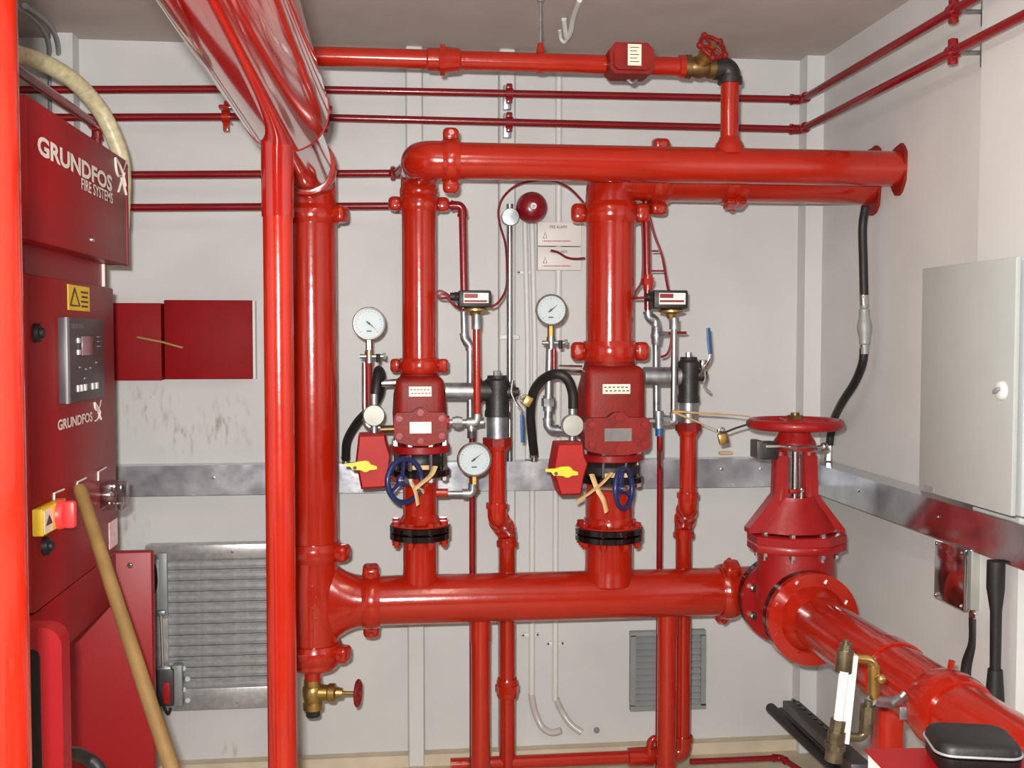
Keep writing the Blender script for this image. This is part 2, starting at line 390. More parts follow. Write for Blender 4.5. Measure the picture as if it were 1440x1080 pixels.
# overhead pipe running from the riser towards the viewer
t = thing('overhead_pipe', 'large glossy red overhead pipe running forward from the left riser', 'pipe', (XA, 2.0, ZD - .086))
part('pipe_tube', MB().cyl((XO, YB, ZD), (XO, 2.56, ZD), RO, seg=48), 'red_gloss', t)
part('pipe_tube', MB().cyl((XA, 2.56, ZD), (XA, 3.40, ZD), R6, seg=40), 'red_gloss', t)
part('weld_bead', MB().torus((XO, 2.56, ZD), (0, 1, 0), RO - .002, .004, 48, 8), 'red_gloss', t)
zt = ZD - .088
part('branch_saddle', MB().lathe((XO - .012, 2.49, ZD - .06), (0, 0, -1), [(0, .040), (.03, .037), (.05, .0365), (.2, .036)], 28), 'red_gloss', t)
solo('drop_pipe', MB().cyl((XO - .012, 2.49, 0), (XO - .012, 2.49, ZD - .26), .0335, seg=28), 'red', 'slim bright red vertical pipe dropping from the overhead pipe to the floor', 'pipe')
t = thing('pipe_elbow', 'large red elbow joining overhead pipe to the left riser', 'pipe elbow', (XA, YM, zpx(445, 298, YM)))
part('bend', MB().tube(bend([(XA, 3.41, ZD), (XA, YM, ZD), (XA, YM, zpx(445, 300, YM))], .14, 10), R6 * 1.02, 36), 'red', t)
coupling('red grooved coupling ring where the overhead pipe meets its elbow', (XA, 3.42, ZD), (0, 1, 0), R6, (1, 0, .25), ears=(-1,), wd=.055, k=1.14)
ZC1, ZC3, ZC4 = zpx(450, 303, YM), zpx(455, 774, YM), zpx(460, 915, YM)
coupling('red grooved coupling below the elbow at top of the left riser', (XA, YM, ZC1), (0, 0, 1), R6, (1, -.45, 0), wd=.06)
solo('riser_pipe', MB().cyl((XA, YM, ZC3), (XA, YM, ZC1), R6, seg=40), 'red', 'thick red vertical riser pipe behind the slim drop pipe', 'pipe')
coupling('red grooved coupling on top of the big tee of the left riser', (XA, YM, ZC3), (0, 0, 1), R6, (1, -.45, 0), wd=.06)
t = thing('pipe_tee', 'large red cast tee joining left riser to the horizontal manifold', 'pipe tee', (XA, YM, ZC4))
xc5 = P(522, 845, YM).x
part('run', MB().lathe((XA, YM, ZC4), (0, 0, 1), [(0, R6), (.05, R6), (.09, R6 * 1.08), (ZC3 - ZC4 - .09, R6 * 1.08), (ZC3 - ZC4 - .05, R6), (ZC3 - ZC4, R6)], 40), 'red', t)
vs, fs, n = [], [], 36                            # branch with a swept throat: taller than deep where it leaves the run
rings = [(.03, .070, .178), (.05, .0725, .155), (.07, .075, .132), (.09, .078, .114), (.11, .080, .101), (.135, .082, .091), (.165, R6, .085), (xc5 - XA, R6, R6)]
for (x, ry, rz) in rings: vs += [V((XA + x, YM + ry * math.cos(2 * PI * k / n), ZMAN + rz * math.sin(2 * PI * k / n))) for k in range(n)]
for i in range(len(rings) - 1): fs += [(i * n + k, i * n + (k + 1) % n, (i + 1) * n + (k + 1) % n, (i + 1) * n + k) for k in range(n)]
fs += [tuple(range(n)), tuple((len(rings) - 1) * n + k for k in range(n))]
part('branch', MB().add(vs, fs), 'red', t)
for k in range(5): part('cast_mark', MB().box((XA + .002 + (k % 2) * .012, YM - R6 * 1.08 - .001, ZMAN + .07 - k * .035), (.006, .006, .012), bev=.002), 'red', t)
coupling('red grooved coupling and end cap under the big tee', (XA, YM, ZC4), (0, 0, 1), R6, (1, -.45, 0), wd=.06)
t = thing('end_cap', 'red round blanking cap closing the bottom of the big tee', 'pipe cap', (XA, YM, ZC4 - .07))
part('cap', MB().lathe((XA, YM, ZC4 - .005), (0, 0, -1), [(0, R6 * 1.0), (.04, R6), (.05, R6 * .9), (.055, R6 * .6)], 32), 'red', t)
part('outlet', MB().cyl((XA - .005, YM, ZC4 - .055), (XA - .005, YM, ZC4 - .095), .028, seg=20), 'red', t)
# brass drain valve under the cap
zv = ZC4 - .095; xv = XA - .005
t = thing('drain_valve', 'brass drain valve with small red handwheel under the left riser cap', 'valve', (xv, YM, zv - .11))
part('body', MB().lathe((xv, YM, zv), (0, 0, -1), [(0, .030), (.02, .030), (.025, .034), (.05, .036), (.075, .030), (.08, .034), (.1, .034)], 18).lathe((xv, YM, zv - .045), (1, -.15, 0), [(0, .030), (.05, .026), (.055, .031), (.075, .031), (.08, .02), (.1, .016)], 14), 'brass', t)
part('stem', MB().cyl((xv + .09, YM - .014, zv - .045), (xv + .15, YM - .022, zv - .045), .006, seg=10), 'brass', t)
part('plug', MB().cyl((xv, YM, zv - .1), (xv, YM, zv - .125), .024, seg=8), 'black_rubber', t)
wheel(t, (xv + .15, YM - .022, zv - .045), (1, -.2, 0), .040, .006, 'red_cast', 4, .25)
# manifold
xm1 = P(1022, 826, YM).x
t = thing('manifold', 'thick red horizontal manifold pipe feeding both alarm valve risers', 'pipe', (0.4, YM, ZMAN - R6))
part('header', MB().cyl((xc5, YM, ZMAN), (xm1, YM, ZMAN), R6, seg=40), 'red', t)
ZFL = [zpx(591, 753, YM), zpx(857, 755, YM)]
for x, r, zf in ((X1, R4, ZFL[0]), (X2, .0815, ZFL[1])):
    part('outlet', MB().lathe((x, YM, ZMAN + R6 * .5), (0, 0, 1), [(0, r * 1.1), (R6 * .45, r * 1.03), (R6 * .7, r), (zf - ZMAN - R6 * .5, r)], 32), 'red', t)
coupling('red grooved coupling between big tee and manifold', (xc5, YM, ZMAN), (1, 0, 0), R6, (0, -.25, 1), wd=.06)
coupling('red grooved coupling at manifold end beside the gate valve', (xm1, YM, ZMAN), (1, 0, 0), R6, (0, -.6, 1), wd=.06)
# manifold legs
for px0, lab in ((676, 'red pipe leg under manifold beside the unioned drain pipe'), (939, 'red pipe leg under manifold in front of the small wall grille')):
    x = P(px0, 960, YM - .01).x; r = rad(27, V((x, YM, .5)))
    t = thing('pipe_support', lab, 'pipe support', (x, YM, 0), 'legs under the manifold')
    part('leg_tube', MB().cyl((x, YM, 0.01), (x, YM, ZMAN - R6 * .97), r, seg=24), 'red', t)
    part('sleeve', MB().cyl((x, YM, ZMAN - R6 * .9), (x, YM, ZMAN - R6 - .065), r * 1.06, seg=24), 'red', t)
    part('foot_plate', MB().box((x, YM, .006), (.13, .13, .012)), 'red', t)

# ---- upper pipes
zc7 = zpx(588, 287, YM)
xc9 = P(634, 228, YF).x
t = thing('pipe_elbow', 'red double elbow turning the slimmer riser forward and right', 'pipe elbow', (X1, YM, zc7))
part('bend', MB().tube(bend([(X1, YM, zc7), (X1, YM, ZF), (X1, YF, ZF), (xc9, YF, ZF)], .1, 10), R4 * 1.06, 36), 'red', t)
part('collar', MB().lathe((X1, YM, zc7 + .02), (0, 0, 1), [(0, R4), (.012, R4 * 1.12), (.028, R4 * 1.12), (.04, R4)], 32), 'red', t)
coupling('red grooved coupling at the top of the slimmer riser', (X1, YM, zc7), (0, 0, 1), R4, (1, 0, 0), wd=.052, k=1.2)
coupling('red grooved coupling at left end of the front upper header', (xc9, YF, ZF), (1, 0, 0), R4, (0, 0, 1), wd=.055, k=1.22)
t = thing('header_pipe', 'red horizontal upper header passing in front of the thicker riser', 'pipe', (.9, YF, ZF - R4))
part('pipe_tube', MB().cyl((xc9, YF, ZF), (XR, YF, ZF), R4, seg=36), 'red', t)
xb = P(1026, 160, YF).x
part('weld_outlet', MB().lathe((xb, YF, ZF + R4 * .6), (0, 0, 1), [(0, .052), (R4 * .42, .047), (R4 * .6, .045), (R4 * .8, .036), (R4 * 1.0, .032)], 24), 'red', t)
zc10 = zpx(857, 300, YM); xc12 = P(927, 250, YM).x
t = thing('pipe_elbow', 'large red elbow turning the thicker riser right behind the header', 'pipe elbow', (X2, YM, zc10))
part('bend', MB().tube(bend([(X2, YM, zc10), (X2, YM, ZBK), (xc12, YM, ZBK)], .135, 10), .0835, 36), 'red', t)
coupling('red grooved coupling under the elbow of the thicker riser', (X2, YM, zc10), (0, 0, 1), .0815, (1, -.1, 0), wd=.07, lug=.03)
coupling('red grooved coupling on the rear upper pipe right of its elbow', (xc12, YM, ZBK), (1, 0, 0), .0815, (0, -.15, 1), wd=.062)
solo('rear_upper_pipe', MB().cyl((xc12, YM, ZBK), (XR, YM, ZBK), .0815, seg=36), 'red', 'thick red upper pipe running into the right wall behind the front header', 'pipe')
xc13 = P(1030, 270, YM).x
coupling('plain red clamp ring on the rear upper pipe near the test branch', (xc13, YM, ZBK), (1, 0, 0), .0815, (0, .3, 1), wd=.075, k=1.1, lug=.012)
for (y, r, lab) in ((YF, R4, 'front upper header'), (YM, .0815, 'rear upper pipe')):
    z = ZF if y == YF else ZBK; mb = MB(); n = 22; pts = []
    for k in range(n):
        q = 2 * PI * k / n; rr = r * (1.42 + .16 * math.sin(q * 3 + 1) + random.uniform(-.08, .08)); pts.append(V((XR - .012, y + rr * math.cos(q) * .8, z + rr * math.sin(q))))
    solo('wall_escutcheon', mb.prism(pts, (.011, 0, 0)), 'red_cast', 'ragged dark red sealing plate where the %s enters the wall' % lab, 'wall plate')
# risers between couplings
zc8, zc11 = zpx(590, 514, YM), zpx(856, 494, YM)
solo('riser_pipe', MB().cyl((X1, YM, zc8), (X1, YM, zc7), R4, seg=36), 'red', 'slimmer glossy red riser pipe above the smaller alarm valve', 'pipe')
solo('riser_pipe', MB().cyl((X2, YM, zc11), (X2, YM, zc10), .0815, seg=40), 'red', 'thicker glossy red riser pipe above the larger alarm valve', 'pipe')
coupling('red grooved coupling on top of the smaller alarm valve', (X1, YM, zc8), (0, 0, 1), R4, (1, -.2, 0), wd=.05, k=1.26, lug=.02)
coupling('red grooved coupling on top of the larger alarm valve', (X2, YM, zc11), (0, 0, 1), .0815, (1, -.1, 0), wd=.07, lug=.03)

# ================================================================ ALARM VALVES
def flange(parent, c, ax, R, th, m, name='flange'):
    c = V(c); a = V(ax).normalized()
    return part(name, MB().lathe(c, a, [(-th / 2, R * .2), (-th / 2, R * .97), (-th * .4, R), (th * .4, R), (th / 2, R * .97), (th / 2, R * .2)], 40), m, parent)
def alarm_valve(lab, x, r, pxs, big):
    """pxs: pixel rows top, cover top, cover bottom, flange, lower flange"""
    px, ytop, yc0, yc1, yfl, ylf, ybf = pxs
    z = [zpx(px, q, YM) for q in (ytop, yc0, yc1, yfl, ylf, ybf)]
    t = thing('alarm_check_valve', lab, 'valve', (x, YM, z[3]))
    H = z[0] - z[3]; Rb = r * 1.32 if big else r * 1.52
    part('body', MB().lathe((x, YM, z[3]), (0, 0, 1), [(0, r * 1.0), (H * .12, r * 1.02), (H * .2, Rb), (H * .45, Rb * 1.04), (H * .7, Rb), (H * .85, Rb * .88), (H * .95, r * 1.06), (H, r * 1.02)], 36), 'red_cast', t)
    yf = YM - Rb - .03
    hw = Rb * (1.02 if big else .98)
    mid = (z[1] + z[2]) / 2; hh = (z[1] - z[2]) / 2
    part('chest', MB().box((x, YM - Rb * .45, (z[0] + z[2]) / 2 - .01), (hw * 1.86, Rb * 1.15, (z[0] - z[2]) * .92), bev=Rb * .28, seg=4), 'red_cast', t)
    oc = [(-1, .55), (-.9, .8), (-.32, .82), (-.1, 1.08), (.1, 1.08), (.32, .82), (.9, .8), (1, .55), (1, -.55), (.9, -.78), (.3, -1), (-.3, -1), (-.9, -.78), (-1, -.55)]
    cov = part('cover', MB().prism([V((x + a * hw, yf - .004, mid + b * hh)) for a, b in oc], (0, .045, 0)), 'red_cast', t)
    for a, b in ((-.8, .5), (.8, .5), (-.8, -.45), (.8, -.45), (0, .82), (0, -.72)):
        bolt(cov, (x + a * hw, yf - .004, mid + b * hh), (0, -1, 0), .0115, .009, 'red_gate')
    part('name_plate', MB().box((x, yf - .006, mid), (hw * .82, .004, hh * .62)), 'steel' if big else 'paper', cov)
    zl = z[1] + (z[0] - z[1]) * .45; yl = YM - Rb * 1.025 - .002
    lp = part('sticker', MB().box((x, YM - Rb * 1.03 - .004, zl), (hw * (.86 if not big else .84), .004, .032)), 'sticker', t)
    mb = MB()
    for i in range(2):
        for k in range(6): mb.box((x - hw * .34 + k * hw * .13 + i * .004, YM - Rb * 1.03 - .0065, zl + .006 - i * .012), (hw * .08, .001, .004))
    part('print', mb, 'ink_red' if not big else 'ink', lp)
    Rf = r * 1.78 if not big else r * 1.42
    # upper flange, spacer with through bolts, lower flange
    f = flange(t, (x, YM, z[3]), (0, 0, 1), Rf, .026, 'red_gate')
    b = thing('butterfly_valve', ('smaller' if not big else 'larger') + ' dark wafer butterfly valve clamped below its alarm valve', 'valve', (x, YM, z[4]))
    part('body', MB().lathe((x, YM, z[4]), (0, 0, 1), [(.013, r * 1.2), (.02, r * 1.28), (z[3] - z[4] - .03, r * 1.28), (z[3] - z[4] - .014, r * 1.1)], 32), 'black_iron', b)
    part('tag', MB().box((x + r * .1, YM - r * 1.3, z[4] + .022), (r * 1.1, .004, .014)), 'tie', b)
    flange(b, (x, YM, z[4]), (0, 0, 1), Rf, .024, 'black_gloss')
    for k in range(8):
        q = 2 * PI * (k + .5) / 8; p = V((x + Rf * .86 * math.cos(q), YM + Rf * .86 * math.sin(q), z[3] + .013))
        part('bolt', MB().cyl(V((p.x, p.y, z[4] - .03)), p + V((0, 0, .015)), .006, seg=8).cyl(p, p + V((0, 0, .016)), .013, seg=6).cyl(p + V((0, 0, .016)), p + V((0, 0, .026)), .007, seg=10).cyl(p - V((0, 0, .026)), V((p.x, p.y, z[4] - .03)), .006, seg=8).cyl(V((p.x, p.y, z[4] - .013)), V((p.x, p.y, z[4] - .026)), .012, seg=6), 'steel', b)
    # spool with black flanged joint
    sp = thing('spool_pipe', 'short red flanged spool under the %s butterfly valve' % ('smaller' if not big else 'larger'), 'pipe', (x, YM, z[5]))
    part('pipe_tube', MB().cyl((x, YM, z[5]), (x, YM, z[4] - .013), r, seg=32), 'red', sp)
    part('collar', MB().lathe((x, YM, z[5] + .024), (0, 0, 1), [(0, Rf * .97), (.004, Rf * .97), (.008, Rf * .75), (.028, r * 1.05), (.034, r)], 36), 'red', sp)
    for s in (-1, 1): flange(sp, (x, YM, z[5] + s * .0125), (0, 0, 1), Rf, .022, 'black_gloss')
    for k in range(8):
        q = 2 * PI * (k + .5) / 8; p = V((x + Rf * .84 * math.cos(q), YM + Rf * .84 * math.sin(q), z[5]))
        part('bolt', MB().cyl(p - V((0, 0, .045)), p + V((0, 0, .039)), .007, seg=8).cyl(p + V((0, 0, .024)), p + V((0, 0, .04)), .014, seg=6).cyl(p - V((0, 0, .024)), p - V((0, 0, .04)), .014, seg=6).cyl(p - V((0, 0, .04)), p - V((0, 0, .048)), .008, seg=8), 'red', sp)
    return z, Rb, yf
z1, RB1, yf1 = alarm_valve('smaller red alarm check valve with two white labels on slim riser', X1, R4, (590, 520, 572, 622, 630, 663, 747), False)
z2, RB2, yf2 = alarm_valve('larger dark red alarm check valve with steel name plate on thick riser', X2, .0815, (860, 504, 578, 634, 641, 672, 749), True)
# ================================================================ BUTTERFLY VALVE GEARBOXES, WHEELS, TIES
def gearbox(lab, out, Y, dep, knob, wc, wax, wR, ties, big):
    t = thing('gear_operator', lab, 'gear operator', P(sum(p[0] for p in out) / len(out), max(p[1] for p in out), Y + dep / 2))
    mid = (sum(p[0] for p in out) / len(out), sum(p[1] for p in out) / len(out))
    inn = [(mid[0] + (x - mid[0]) * .9, mid[1] + (y - mid[1]) * .93) for x, y in out]
    A = [P(x, y, Y) for x, y in inn]; B = [P(x, y, Y + .012) for x, y in out]; C = [b + V((0, dep - .012, 0)) for b in B]; n = len(out)
    vs = A + B + C; fs = [tuple(range(n)), tuple(range(2 * n, 3 * n))]
    for k in (0, 1): fs += [(k * n + i, k * n + (i + 1) % n, (k + 1) * n + (i + 1) % n, (k + 1) * n + i) for i in range(n)]
    part('housing', MB().add(vs, fs), 'red_box', t)
    kx, ky = knob
    k = part('indicator', MB().cyl(P(kx, ky, Y), P(kx, ky, Y) - V((0, .016, 0)), .018, seg=20), 'yellow', t)
    mb = MB(); prismpx(mb, [(kx - 30, ky - 3), (kx - 16, ky - 4), (kx - 10, ky - 6), (kx, ky - 7), (kx + 7, ky - 2), (kx + 16, ky + 1), (kx + 16, ky + 5), (kx, ky + 7), (kx - 9, ky + 6), (kx - 18, ky + 6), (kx - 22, ky + 1), (kx - 30, ky)], Y - .026, .012)
    part('pointer', mb, 'yellow', k); part('slot', MB().cyl(P(kx - 15, ky + 3, Y - .0275), P(kx - 15, ky + 3, Y - .025), .006, seg=10), 'ink', k)
    W = P(*wc); a = V(wax).normalized()
    part('shaft', MB().cyl(W - a * .11, W + a * .01, .009, seg=12), 'steel', t)
    wheel(t, W, a, wR, .0085, 'blue', 3, .28, rot=.5, dish=.012)
    return t
Yg = YM - .17
gearbox('red gear operator with yellow pointer beside the smaller butterfly valve', [(504, 612), (541, 611), (543, 622), (549, 641), (547, 660), (542, 686), (508, 688), (500, 648)], Yg, .12, (514, 655),
        (569, 676, Yg - .06), (.62, -.78, .05), rad(60, P(569, 676, Yg)), None, False)
gearbox('red gear operator with yellow pointer beside the larger butterfly valve', [(784, 624), (820, 623), (822, 640), (827, 652), (821, 672), (817, 696), (788, 697), (777, 662)], Yg - .03, .12, (797, 663),
        (877, 687, Yg - .06), (.8, -.6, .05), rad(55, P(877, 687, Yg)), None, True)
def strap(pts, wpx, th=.003):
    mb = MB(); pts = [V(p) for p in pts]
    return mb.tube(spline(pts, 5), wpx, 8, flat=.3)
def tie(lab, paths, group='beige cable ties on the blue handwheels'):
    t = thing('cable_tie', lab, 'cable tie', P(*paths[0][-1]), None)
    for p in paths: part('strap_end', strap([P(*q) for q in p], .0095), 'tie', t)
tie('beige tie strap knotted on the handwheel of smaller butterfly valve', [[(578, 678, Yg - .10), (584, 690, Yg - .11), (588, 710, Yg - .10)], [(612, 656, Yg - .05), (606, 668, Yg - .075), (592, 680, Yg - .11), (582, 688, Yg - .12)], [(584, 686, Yg - .11), (593, 688, Yg - .11), (594, 692, Yg - .10)]])
tie('crossed beige tie strap by the handwheel of larger butterfly valve', [[(832, 667, Yg - .06), (840, 688, Yg - .09), (849, 704, Yg - .09), (853, 720, Yg - .08)], [(860, 665, Yg - .06), (846, 680, Yg - .08), (828, 694, Yg - .11), (810, 705, Yg - .09)]])

# ================================================================ TRIM AROUND THE SMALLER ALARM VALVE
YT = YM - .06
G1 = P(519, 455, YT); rg = rad(47, G1)
e = gauge('glare-lit pressure gauge beside the left riser', G1, rg, -40, 0, .055, facing=(.09, -1, .02))
def valve_cock(lab, c, r, hdir, m='steel'):
    c = V(c); t = thing('gauge_cock', lab, 'valve', c - V((0, 0, .03)))
    part('body', MB().cyl(c - V((0, 0, .022)), c + V((0, 0, .022)), r, seg=12).cyl(c - V((.03, 0, 0)), c + V((.045, 0, 0)), r * .6, seg=10).cyl(c + V((.045, 0, 0)), c + V((.055, 0, 0)), r * .9, seg=8), 'galv', t)
    part('grip', MB().tube([c + V((.03, -.01, .008)), c + V((.03, -.012, -.02))], .007, 8), 'black_rubber', t)
valve_cock('small gauge cock with black grip under the glare-lit gauge', P(519, 501, YT + .01), .012, 0)
xs, ys_ = P(519, 540, YT).x, YT + .012
# sensing line down to the round check disc
pipe('trim_pipe', 'short red and steel trim line below the glare-lit gauge', [P(518, 506, ys_), P(519, 575, ys_)], .0115, 'red_cast')
pipe('trim_pipe', 'thin galvanised line hanging left of the retard disc', [P(513, 510, ys_ + .03), P(513, 572, ys_ + .03), P(516, 600, ys_ + .03), P(540, 602, ys_ + .03), P(562, 602, ys_ + .03)], .010, 'galv', br=.02)
def disc_valve(lab, c, r):
    c = V(c); t = thing('check_disc', lab, 'valve', c - V((0, 0, r + .03)))
    part('disc', MB().lathe(c + V((0, .02, 0)), (0, -1, 0), [(0, r * .7), (.006, r), (.03, r), (.036, r * .93), (.037, r * .2)], 28), 'grey_cast', t)
    part('neck', MB().cyl(c + V((0, .005, r * .8)), c + V((0, .005, r + .034)), .013, seg=12).cyl(c - V((0, -.005, r * .8)), c - V((0, -.005, r + .022)), .012, seg=12), 'galv', t)
disc_valve('small round grey check disc above the gear operator of smaller valve', P(526, 584, YT - .03), rad(30, P(526, 584, YT)))
pipe('trim_nipple', 'brass nipple from retard line to the smaller alarm valve', [P(535, 604, YT), P(560, 603, YT)], .012, 'bronze')
pipe('trim_nipple', 'steel nipple into upper left of the smaller alarm valve', [P(537, 539, YM), P(560, 538, YM)], .013, 'steel')
solo('rubber_hose', MB().tube(spline([P(526, 572, YT), P(529, 545, YT), P(532, 521, YT + .04), P(536, 530, YT + .12), P(533, 556, YT + .18), P(519, 576, YT + .22), P(501, 596, YT + .28), P(488, 620, YT + .34), P(486, 645, YT + .40)], 6), .0155, 14), 'black_rubber', 'black rubber hose looping from check disc down behind the left riser', 'hose')
# test line with pressure switch
def pressure_switch(lab, box, Y, yb, gland):
    x0, y0, x1, y1 = box; c = P((x0 + x1) / 2, y1, Y); t = thing('pressure_switch', lab, 'pressure switch', P((x0 + x1) / 2, yb, Y))
    mb = MB(); boxpx(mb, x0, y0, x1, y1, Y - .03, .07, .006); h = part('housing', mb, 'black_iron', t)
    mb = MB(); boxpx(mb, x0 + 7, y0 + 4, x1 - 4, y1 - 6, Y - .033, .004); s = part('label_plate', mb, 'paper', h)
    mb = MB()
    boxpx(mb, x0 + 8, y0 + 5, x0 + 27, y0 + 11, Y - .0345, .002); boxpx(mb, x0 + 8, y0 + 14, x1 - 6, y0 + 17, Y - .0345, .002)
    part('red_print', mb, 'red_cable', s)
    part('gland', MB().cyl(P(x0 - 12, gland, Y), P(x0 + 2, gland, Y), .013, seg=12).cyl(P(x0 - 6, gland, Y), P(x0 - 2, gland, Y), .017, seg=6), 'black_rubber', t)
    x = c.x; zt, zb = c.z, P((x0 + x1) / 2, yb, Y).z
    part('base', MB().lathe((x, Y, zt), (0, 0, -1), [(0, .030), (.006, .044), (.012, .044), (.018, .02), ((zt - zb), .014)], 24), 'brass', t)
pressure_switch('black pressure switch with red and white label beside the slimmer riser', (645, 408, 691, 432), YT, 444, 417)
pipe('trim_socket', 'galvanised socket below the left pressure switch', [P(670, 442, YT), P(670, 463, YT)], .0165, 'galv')
pipe('test_pipe', 'slim bright red vertical test pipe below the left pressure switch', [P(670, 462, YT), P(671, 588, YT)], .0125, 'red')
t = thing('trim_tee', 'galvanised tee and union screwed to right of smaller alarm valve', 'pipe fitting', P(660, 600, YT))
part('nipple', MB().cyl(P(622, 594, YT), P(680, 594, YT), .011, seg=14), 'galv', t)
part('union', MB().cyl(P(636, 594, YT), P(650, 594, YT), .018, seg=8).cyl(P(640, 594, YT), P(646, 594, YT), .021, seg=8), 'galv', t)
part('tee_body', MB().tube(bend([P(656, 594, YT), P(670, 594, YT), P(671, 582, YT)], .012), .0175, 14).cyl(P(662, 594, YT), P(663, 606, YT), .014, seg=12), 'galv', t)
part('boss', MB().cyl(P(620, 594, YT), P(632, 594, YT), .022, seg=8), 'red_gate', t)
part('insert', MB().cyl(P(663, 603, YT), P(663, 616, YT), .014, seg=10), 'dark_grey', t)
G3 = P(667, 646, YT - .03)
e = gauge('pressure gauge in front of the steel trunking between the risers', G3, rad(49, G3), 38, 0, .055)
t = thing('gauge_branch', 'galvanised elbow and nipple carrying the low gauge', 'pipe fitting', P(664, 700, YT - .02))
part('elbow', MB().tube(bend([P(650, 694, YT - .02), P(664, 694, YT - .02), P(665, 680, YT - .02)], .012), .015, 14), 'galv', t)
part('nipple', MB().cyl(P(628, 694, YT - .02), P(655, 694, YT - .02), .009, seg=12).cyl(P(651, 694, YT - .02), P(656, 694, YT - .02), .014, seg=8), 'galv', t)
part('boss', MB().cyl(P(613, 693, YT - .02), P(630, 693, YT - .02), .014, seg=12), 'red', t)
pipe('drain_line', 'thin red line from low gauge branch down behind manifold', [P(664, 612, YM + .06), P(664, 760, YM + .06), V((P(664, 760, YM + .06).x, YM + .06, .05))], .0105, 'red_small', elbows=False)
# feed from the slimmer riser
XT2 = P(652, 400, YM + .02)
pipe('trim_pipe', 'slim red pipe leaving top of slimmer riser and turning down', [P(612, 289, YM + .02), P(650, 289, YM + .02), P(653, 432, YM + .02)], .0125, 'red_small', br=.025)
pipe('trim_pipe', 'galvanised trim pipe with elbow under the left pressure switch', [P(652, 432, YM + .02), P(653, 476, YM + .02), P(661, 486, YM + .02), P(661, 590, YM + .02)], .0115, 'galv', br=.015)
# drain branch with black valve
def drain_branch(side, stub, tee, plug, nip, uni, down):
    (sx0, sx1, sy, sw), (tx0, tx1, ty0, ty1) = stub, tee
    r = rad(sw, P(sx0, sy, YM))
    pipe('drain_stub', 'galvanised stub from %s alarm valve to black angle valve' % side, [P(sx0, sy, YM), P(tx0 + 3, sy, YM)], r, 'galv', cat='pipe')
    x = P((tx0 + tx1) / 2, ty0, YM).x; za, zb = zpx(tx0, ty0, YM), zpx(tx0, ty1, YM); R = rad(tx1 - tx0, V((x, YM, za)))
    t = thing('angle_valve', 'black iron angle valve with blue lever beside %s alarm valve' % side, 'valve', (x, YM, zb))
    L = za - zb
    part('body', MB().lathe((x, YM, zb), (0, 0, 1), [(0, R * .98), (L * .12, R * .98), (L * .2, R * .9), (L * .55, R * .95), (L * .88, R), (L * .93, R * .8), (L, R * .75)], 26), 'black_iron', t)
    part('side_port', MB().cyl((x - R * 1.55, YM, zpx(sx0, sy, YM)), (x, YM, zpx(sx0, sy, YM)), R * .82, seg=20).cyl((x - R * 1.6, YM, zpx(sx0, sy, YM)), (x - R * 1.2, YM, zpx(sx0, sy, YM)), R * .95, seg=20), 'black_iron', t)
    part('plug', MB().cyl((x, YM, za), (x, YM, za + .016), R * .3, seg=8), 'galv', t)
    part('bonnet', MB().lathe((x + R * .6, YM, (za * .6 + zb * .4)), (1, -.2, 0), [(0, R * .6), (R * .8, R * .55), (R * .85, R * .4), (R * 1.1, R * .35)], 14), 'black_iron', t)
    n0, n1 = zb + .005, zpx(tx0, nip, YM)
    pipe('drain_nipple', 'galvanised nipple below the black angle valve of %s alarm valve' % side, [(x, YM, n0), (x, YM, n1 - .02)], R * .82, 'galv')
    t2 = thing('pipe_union', 'red union on the drain pipe of %s alarm valve' % side, 'pipe fitting', (x, YM, zpx(tx0, uni, YM)))
    zu0, zu1 = zpx(tx0, nip - 2, YM), zpx(tx0, uni, YM)
    part('nut', MB().cyl((x, YM, zu0), (x, YM, zu0 * .4 + zu1 * .6), R * 1.18, seg=8, rot=.39), 'red_cast', t2)
    part('collar', MB().lathe((x, YM, zu1), (0, 0, 1), [(0, R * .8), ((zu0 - zu1) * .3, R * 1.02), ((zu0 - zu1) * .45, R * 1.02)], 20), 'red', t2)
    return x, R, zu1, t
x, R, zu, av = drain_branch('smaller', (626, 682, 550, 24), (681, 717, 528, 586), 0, 618, 634, 0)
ch = lambda px, py, Y: P(px, py, Y)
lv = part('lever', MB().tube(spline([ch(722, 535, YM - .06), ch(720, 552, YM - .07), ch(727, 568, YM - .08), ch(733, 576, YM - .08), ch(733, 585, YM - .08)], 5), .0055, 10, flat=.5), 'steel', av)
part('grip', MB().tube([ch(734, 583, YM - .08), ch(735, 602, YM - .08), ch(735, 622, YM - .08)], [.0085, .010, .008], 12, flat=.6), 'blue_grip', lv)
xe = P(717, 800, YM + .03).x; ZE = zpx(705, 738, YM)
pipe('drain_pipe', 'red drain pipe of the smaller alarm valve with swan-neck elbows', [(x, YM, zu), (x, YM, zpx(703, 728, YM)), (xe, YM + .118, zpx(717, 748, YM + .118)), (xe, YM + .118, .05)], .0285, 'red', br=.035, seg=22, er=1.16)
zq = P(717, 968, YM + .11).z
t = thing('pipe_union', 'red union low on the drain pipe behind the manifold', 'pipe fitting', (xe, YM + .118, zq - .03))
part('nut', MB().cyl((xe, YM + .118, zq - .012), (xe, YM + .118, zq + .012), .043, seg=8), 'red', t)
part('collar', MB().lathe((xe, YM + .118, zq - .035), (0, 0, 1), [(0, .034), (.01, .038), (.06, .038), (.07, .034)], 20), 'red', t)
